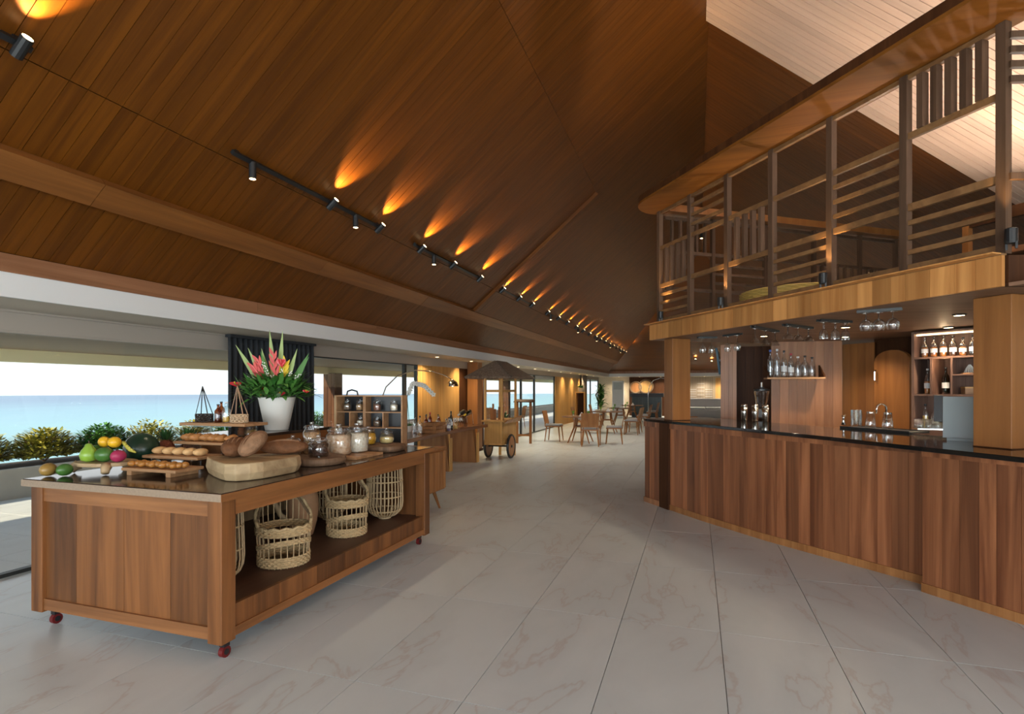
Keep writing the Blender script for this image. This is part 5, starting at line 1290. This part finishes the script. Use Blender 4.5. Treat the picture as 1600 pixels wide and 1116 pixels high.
def roofpl(p, th=.05):
    p = [Vector(q) for q in p]; n = (p[1] - p[0]).cross(p[2] - p[0]).normalized() * th
    if n.z < 0: n = -n
    k = len(p); MB().add(p + [q + n for q in p], [list(range(k))[::-1], list(range(k, 2 * k))] + [(i, (i + 1) % k, k + (i + 1) % k, k + i) for i in range(k)]).build('roof_thatch', THATCH, ct)
ra, rb = (cx_, y0 + .15, 2.05), (cx_, y1 - .15, 2.05); ez = 1.70
roofpl([(rx0, ry0, ez), (rx1, ry0, ez), ra]); roofpl([(rx1, ry0, ez), (rx1, ry1, ez), rb, ra]); roofpl([(rx1, ry1, ez), (rx0, ry1, ez), rb]); roofpl([(rx0, ry1, ez), (rx0, ry0, ez), ra, rb])
def wheel(x, y, r):
    w = MB().tube([(x, y + r * .93 * math.cos(2 * PI * k / 24), r + .0 + r * .93 * math.sin(2 * PI * k / 24)) for k in range(24)], r * .07 + .01, 8, closed=True).build('tyre', BLACK, ct)
    MB().tube([(x - .012, y, r), (x + .012, y, r)], r * .86, 24).build('wheel_disc', W_CHAIR, w)
    MB().tube([(x - .03, y, r), (x + .03, y, r)], .03, 12).build('hub', BLACK, w)
wheel(x1 + .06, 11.30, .255); wheel(x0 - .06, 11.30, .255)
MB().tube([(x0 - .06, 11.30, .255), (x1 + .06, 11.30, .255)], .018, 8).build('axle', BLACK, ct)
for yy_ in (y1 - .05,):
    for xx_ in (x0 + .03, x1 - .03): MB().box(xx_ - .025, xx_ + .025, yy_ - .025, yy_ + .025, 0, .31).build('rest_leg', W_GOLD, ct)
for k, (x, y) in enumerate(((-4.12, 11.1), (-3.98, 11.22))):
    g = thing('cutting_board', ['round-headed wooden paddle board leaning in the food cart', 'tall wooden paddle board standing in the food cart middle'][k], 'board', (x, y, .831))
    MB().box(x - .07, x + .07, y, y + .018, .8315, 1.06 + .04 * k).build('blade', W_CHAIR, g, bevel=.008); MB().box(x - .02, x + .02, y, y + .018, 1.061 + .04 * k, 1.17 + .04 * k).build('grip', W_CHAIR, g)
pp_ = thing('potted_plant', 'dark strappy leaved plant standing behind the food cart', 'plant', (-4.4, 12.65, 0))
MB().lathe([(.12, 0), (.16, .35), (.15, .35), (.13, .30), (.001, .30)], (-4.4, 12.65, .0006), 18).build('pot', CREAM, pp_)
lm = MB()
for k in range(44):
    a_ = k * 2.4; e_2 = R.uniform(.5, 1.4); lm.leaf((-4.4, 12.65, .3 + R.uniform(0, .5)), (math.cos(a_) * math.cos(e_2), math.sin(a_) * math.cos(e_2), math.sin(e_2)), R.uniform(.35, .6), .045, .35)
lm.build('leaves', LEAF_D, pp_)
ms = thing('menu_stand', 'slim wooden menu stand beside the food cart and glass doors', 'stand', (-4.45, 14.5, 0))
MB().box(-4.68, -4.62, 14.4, 14.46, 0, 1.12).build('leg', W_COLM, ms); MB().box(-4.30, -4.24, 14.4, 14.46, 0, 1.12).build('leg', W_COLM, ms); MB().hexa([(-4.72, 14.3, 1.121), (-4.2, 14.3, 1.121), (-4.2, 14.6, 1.121), (-4.72, 14.6, 1.121), (-4.72, 14.3, 1.14), (-4.2, 14.3, 1.14), (-4.2, 14.6, 1.2), (-4.72, 14.6, 1.2)]).build('sloped_top', W_DARK, ms); MB().box(-4.619, -4.301, 14.42, 14.44, .2, .25).build('stretcher', W_COLM, ms)
# ================================================================== DINING AREA
def make_chair(label, arms):
    t = thing('dining_chair', label, 'chair', (0, 0, 0), world=False)
    MB().box(-.22, .22, -.21, .22, .41, .44).build('seat_frame', W_CHAIR, t); MB().box(-.21, .21, -.20, .21, .4405, .485).build('cushion', CLOTH, t, bevel=.012)
    for x in (-.2, .2):
        for y in (-.19, .2): MB().tube([(x * .9, y * .9, .409), (x * 1.08, y * 1.12, 0)], [.022, .013], 8).build('leg', W_CHAIR, t)
    MB().hexa([(-.22, .205, .50), (.22, .205, .50), (.22, .225, .50), (-.22, .225, .50), (-.23, .285, .86), (.23, .285, .86), (.23, .305, .86), (-.23, .305, .86)]).build('backrest', W_CHAIR, t)
    for x in (-.17, .17): MB().bar((x, .215, .42), (x, .23, .51), .03, .02, (1, 0, 0)).build('back_support', W_CHAIR, t)
    if arms:
        for x in (-.25, .25):
            MB().bar((x, -.19, .655), (x, .24, .655), .045, .025).build('armrest', W_CHAIR, t); MB().tube([(x, -.17, .642), (x, -.18, .0)], [.018, .013], 8).build('arm_post', W_CHAIR, t)
    return t
ch0 = make_chair('teak dining chair without arms, back turned to the bar, at the first table', False)
ch1 = make_chair('teak armchair with grey cushion at the first dining table', True)
ch0.location = (-2.12, 15.15, 0); ch0.rotation_euler.z = -PI / 2 + .12
ch1.location = (-2.62, 14.35, 0); ch1.rotation_euler.z = PI + .15
def place_chair(x, y, rz, label, src=ch0):
    c = copy_tree(src); c.location = (x, y, 0); c.rotation_euler.z = rz; c['label'] = label; c['group'] = 'teak dining chairs'; return c
for (x, y, rz, l_) in ((-2.0, 18.3, -PI / 2, 'teak dining chair at the second table, back to the bar'), (-2.0, 19.1, -PI / 2 - .1, 'teak dining chair at the far side of the second table'),
                       (-3.75, 18.7, PI / 2, 'teak dining chair between the second table and the windows'), (-1.95, 21.7, -PI / 2, 'teak dining chair at the third table, back to the bar'),
                       (-1.95, 22.5, -PI / 2, 'teak dining chair at the far side of the third table'), (-3.75, 22.0, PI / 2, 'teak dining chair between the third table and the windows'),
                       (-1.9, 25.4, -PI / 2, 'teak dining chair at the fourth table, back to the bar'), (-1.9, 26.3, -PI / 2, 'teak dining chair nearest the far fireplace bar'),
                       (-3.85, 15.4, PI / 2, 'teak dining chair between the first table and the glass doors'),
                       (-6.6, 17.4, PI, 'teak chair outside on the terrace beyond the glass doors'), (-7.4, 18.6, PI / 2, 'teak chair outside on the terrace facing the building'), (-6.3, 19.6, -PI / 2, 'teak chair outside on the terrace close to the glass')):
    place_chair(x, y, rz, l_)
def make_table(x, y, label, r=.52):
    t = thing('dining_table', label, 'table', (x, y, 0))
    MB().lathe([(r - .02, .70), (r, .712), (r, .725), (r - .01, .732), (.001, .732)], (x, y, 0), 28).build('tabletop', wood('table_wood', (.13, .065, .035), (.26, .14, .08), 'x', 8, .25, .1) if 'table_wood' not in MATS else MATS['table_wood'], t)
    for k in range(4):
        a_ = PI / 4 + PI / 2 * k; c_, s_2 = math.cos(a_), math.sin(a_)
        MB().tube([(x + .16 * c_, y + .16 * s_2, .699), (x + .20 * c_, y + .20 * s_2, .45), (x + .42 * c_, y + .42 * s_2, 0)], [.022, .026, .015], 8).build('leg', W_CHAIR if k % 2 else W_COLM, t)
    MB().lathe([(.20, .43), (.20, .46)], (x, y, 0), 16).build('brace_ring', W_CHAIR, t)
    return t
tabs = [(-3.05, 15.2, 'round dining table with splayed legs closest to the food cart'), (-2.85, 18.7, 'second round dining table from the food cart'), (-2.85, 22.1, 'third round dining table from the food cart'), (-2.8, 25.8, 'round dining table closest to the far wall'), (-6.95, 18.4, 'round table standing outside on the terrace')]
TZ = .7326
for i, (x, y, l_) in enumerate(tabs):
    make_table(x, y, l_)
    for k, (dx, dy) in enumerate(((-.22, .05), (.18, .2))):
        if k and i > 2: continue
        nm = ['first', 'second', 'third', 'fourth', 'terrace'][i]
        v = thing('plant_tumbler', 'glass of bright green sprigs on the %s table%s' % (nm, '' if k == 0 else ' beside the napkin'), 'plant', (x + dx, y + dy, TZ), group='green sprigs on the dining tables')
        MB().lathe([(.03, 0), (.036, .10)], (x + dx, y + dy, TZ), 12, cap=False).build('tumbler', GLASS, v); m = MB()
        for q in range(14): m.leaf((x + dx, y + dy, TZ + .02), (math.cos(q * 2.4) * .35, math.sin(q * 2.4) * .35, 1), .15, .03, .1)
        m.build('sprigs', leafmat('sprig_green', (.12, .35, .03), (.25, .55, .06)) if 'sprig_green' not in MATS else MATS['sprig_green'], v)
    nk = MB().hexa([(x - .02, y - .16, TZ), (x + .12, y - .16, TZ), (x + .12, y - .04, TZ), (x - .02, y - .04, TZ), (x + .045, y - .11, TZ + .11), (x + .055, y - .11, TZ + .11), (x + .055, y - .09, TZ + .11), (x + .045, y - .09, TZ + .11)]).build('napkin', CERAM, org=(x + .05, y - .1, TZ)); tag(nk, 'folded white napkin standing on the %s dining table' % ['first', 'second', 'third', 'fourth', 'terrace'][i], 'napkin')
# pedestal with plant, palm, air conditioner
pe = thing('pedestal', 'tall open wooden pedestal in front of the taupe curtain', 'pedestal', (-4.85, 24.2, 0))
for a_ in (-5.05, -4.68): MB().box(a_, a_ + .04, 24.0, 24.4, 0, 1.30).build('side_panel', W_GOLD, pe)
MB().box(-5.05, -4.64, 24.0, 24.4, 1.3005, 1.34).build('top', W_GOLD, pe); MB().box(-5.009, -4.681, 24.37, 24.399, .0, 1.30).build('back_panel', W_DARK, pe); MB().box(-5.009, -4.681, 24.0, 24.36, .0, .05).build('bottom_panel', W_GOLD, pe)
sp2 = thing('potted_plant', 'small green plant in a white pot on the wooden pedestal', 'plant', (-4.85, 24.2, 1.341)); MB().lathe([(.08, 0), (.13, .18), (.12, .18), (.001, .16)], (-4.85, 24.2, 1.3405), 16).build('pot', CREAM, sp2); m = MB()
for q in range(40): m.leaf((-4.85, 24.2, 1.5), (math.cos(q * 2.4), math.sin(q * 2.4), R.uniform(.3, 1.5)), R.uniform(.18, .3), .06, .3)
m.build('leaves', LEAF_G, sp2)
pa = thing('potted_palm', 'tall leafy palm in a pale planter before the far windows', 'palm', (-4.28, 26.2, 0)); MB().lathe([(.22, 0), (.27, .5), (.25, .5), (.001, .46)], (-4.28, 26.2, .0006), 20).build('planter', CREAM, pa)
MB().tube([(-4.28, 26.2, .46), (-4.53, 26.2, 1.2), (-4.28, 26.22, 1.55)], .03, 8).build('trunk', W_BARK, pa); m = MB()
for q in range(130):
    z = .55 + 1.0 * (q / 130); a_ = q * 2.4; e_2 = R.uniform(.1, 1.2); m.leaf((-4.28, 26.2, z), (math.cos(a_) * math.cos(e_2), math.sin(a_) * math.cos(e_2), math.sin(e_2)), R.uniform(.35, .6), .10, .35)
m.build('fronds', LEAF_G, pa)
ac = thing('air_conditioner', 'white floor standing air conditioner against the far wall', 'air conditioner', (-4.0, 30.2, 0))
MB().box(-4.3, -3.7, 30.0, 30.4, .0006, 1.9).build('cabinet', WHITE, ac, bevel=.02); MB().box(-4.22, -3.78, 29.985, 29.999, 1.45, 1.8).build('grille', SCREENM, ac)
for q in range(5): MB().box(-4.21, -3.79, 29.975, 29.984, 1.48 + q * .065, 1.51 + q * .065).build('vane', WHITE, ac)
MB().box(-4.22, -3.78, 29.99, 29.9995, .15, .45).build('lower_panel', CERAM, ac)
# far wall fittings
dw = struct(MB().box(-3.5, -1.5, 30.94, 30.999, 0, 2.12).build('wall_far', W_DARK))
for k, (x, z, r_) in enumerate(((-3.15, 1.55, .30), (-2.6, 1.6, .36))):
    b_ = thing('wall_basket', ['smaller round woven basket hung on the dark far wall', 'larger round woven basket hung on the dark far wall'][k], 'basket', (x, 30.9, z))
    MB().tube([(x, 30.93, z), (x, 30.90, z)], r_, 28).build('disc', W_CHAIR if k == 0 else W_GOLD, b_); MB().tube([(x + r_ * math.cos(2 * PI * q / 28), 30.90, z + r_ * math.sin(2 * PI * q / 28)) for q in range(28)], .05, 6, closed=True).build('rim', WICKER_D, b_)
fb = thing('far_counter', 'black service counter below the round woven wall baskets', 'counter', (-2.4, 29.6, 0)); MB().box(-3.3, -1.6, 29.3, 29.9, 1.05, 1.25).build('top', BLACK, fb); MB().box(-3.2, -1.7, 29.4, 29.85, 0, 1.05).build('body', plain('dark_green_front', (.02, .035, .03), .3), fb)
for q in range(8): MB().box(-3.19 + q * .185, -3.03 + q * .185, 29.385, 29.399, .04, 1.03).build('panel', MATS['dark_green_front'], fb)
fl2 = thing('arc_lamp', 'slender chrome arc floor lamp in front of the black service counter', 'lamp', (-2.3, 28.6, 0)); MB().lathe([(.16, 0), (.16, .03), (.02, .035)], (-2.3, 28.6, .0005), 18).build('base', CHROME, fl2)
MB().tube([(-2.3, 28.6, .03), (-2.3, 28.6, 1.2), (-2.25, 28.6, 1.6), (-2.05, 28.6, 1.9), (-1.7, 28.6, 2.02), (-1.35, 28.6, 1.98), (-1.2, 28.6, 1.86)], .018, 8).build('arc', CHROME, fl2, smooth=True); MB().lathe([(.15, 0), (.13, .07), (.06, .13), (.02, .15)], (-1.2, 28.6, 1.72), 18, cap=False).build('shade', CHROME, fl2, smooth=True); MB().ball((-1.2, 28.6, 1.76), .05, n=10, m=6).build('bulb', BULB, fl2)
# lattice panels, doorway and sofa seen through the bar opening
for k, x in enumerate((-.75, -.35, .05, .45)):
    o = thing('lattice_panel', 'grey timber lattice panel with %s cross strips on the far wall behind the sofa' % ('closely spaced' if k % 2 else 'widely spaced'), 'panel', (x + .17, 30.95, .9), group='lattice panels on the far wall')
    for q in range(5): MB().box(x + q * .08, x + q * .08 + .02, 30.95, 30.98, .9, 2.1).build('upright', GREYC, o)
    for q in range(5): MB().box(x, x + .34, 30.93, 30.949, .95 + q * (.12 if k % 2 else .2), .97 + q * (.12 if k % 2 else .2)).build('cross_strip', CERAM, o)
dr2 = struct(MB().box(.95, 1.9, 30.9, 30.99, 0, 2.05).build('door_1', W_GOLD)); MB().box(1.55, 1.6, 30.87, 30.899, .6, 1.7).build('handle', CERAM, dr2); MB().box(1.2, 1.5, 30.88, 30.899, 1.78, 1.85).build('sign_plate', BLACK, dr2)
so = thing('sofa', 'long grey banquette sofa against the far wall lattice', 'sofa', (0, 29.8, 0)); MB().box(-1.3, 1.3, 29.6, 30.2, .0006, .42).build('base', CLOTH, so, bevel=.03); MB().box(-1.3, 1.3, 30.2, 30.45, .0006, .98).build('backrest', CLOTH, so, bevel=.03)
for q in range(3): MB().box(-1.28 + q * .86, -.44 + q * .86, 29.58, 30.19, .421, .54).build('seat_cushion', CLOTH, so, bevel=.03)
t_ = make_table(-.25, 12.2, 'round dining table just beyond the bar column', .45)
for dx in (-.1, .12): 
    v = thing('plant_tumbler', 'glass of green sprigs on the table beyond the bar column', 'plant', (-.25 + dx, 12.2, TZ), group='sprigs on the table beyond the bar'); MB().lathe([(.03, 0), (.036, .10)], (-.25 + dx, 12.2, TZ), 12, cap=False).build('tumbler', GLASS, v); m = MB()
    for q in range(14): m.leaf((-.25 + dx, 12.2, TZ + .02), (math.cos(q * 2.4) * .35, math.sin(q * 2.4) * .35, 1), .15, .03, .1)
    m.build('sprigs', MATS['sprig_green'], v)
place_chair(.35, 12.6, -PI / 2, 'teak dining chair at the table beyond the bar column'); place_chair(-.2, 13.0, 0, 'teak dining chair at the far side of the table beyond the bar')
# warm wall lamps on the far hip
for k, px in enumerate((1064, 1087, 1112)):
    p = pd(px, 26.9, 3.06); zz = EZ + .394 * (30 - p.y); p.z = zz - .16
    t = thing('wall_lamp', 'small warm up-lamp fixed to the dark far roof slope', 'lamp', tuple(p), group='lamps on the far roof slope')
    MB().lathe([(.03, -.06), (.07, .0), (.06, .0), (.001, -.02)], p, 14).build('cup', BLACK, t); MB().ball(p + UP * .0, .035, n=10, m=6).build('bulb', BULB, t); MB().bar(p + UP * -.04, p + Vector((0, .12, -.02)), .03, .03).build('arm', BLACK, t)
    spot('wall_lamp_beam', tuple(p + UP * .05), (0, .1, 1), 20, (1, .6, .25), 1.6, .8, .03)
tv = thing('television', 'thin television angled down beside the pale bar panel', 'television', tuple(pd(1120, 7.95, 1.7)))
p = pd(1123, 7.95); q = pd(1125.5, 8.8); n2 = (q - p).normalized(); 
MB().hexa([p + UP * 1.70, q + UP * 1.70, q + rgt * .03 + UP * 1.70, p + rgt * .03 + UP * 1.70, p - rgt * .05 + UP * 2.08, q - rgt * .05 + UP * 2.08, q - rgt * .02 + UP * 2.08, p - rgt * .02 + UP * 2.08]).build('screen', TVM, tv)
MB().bar(p + rgt * .0 + UP * 1.9, pd(1127.5, 7.93, 1.9), .03, .03).build('wall_bracket', BLACK, tv)
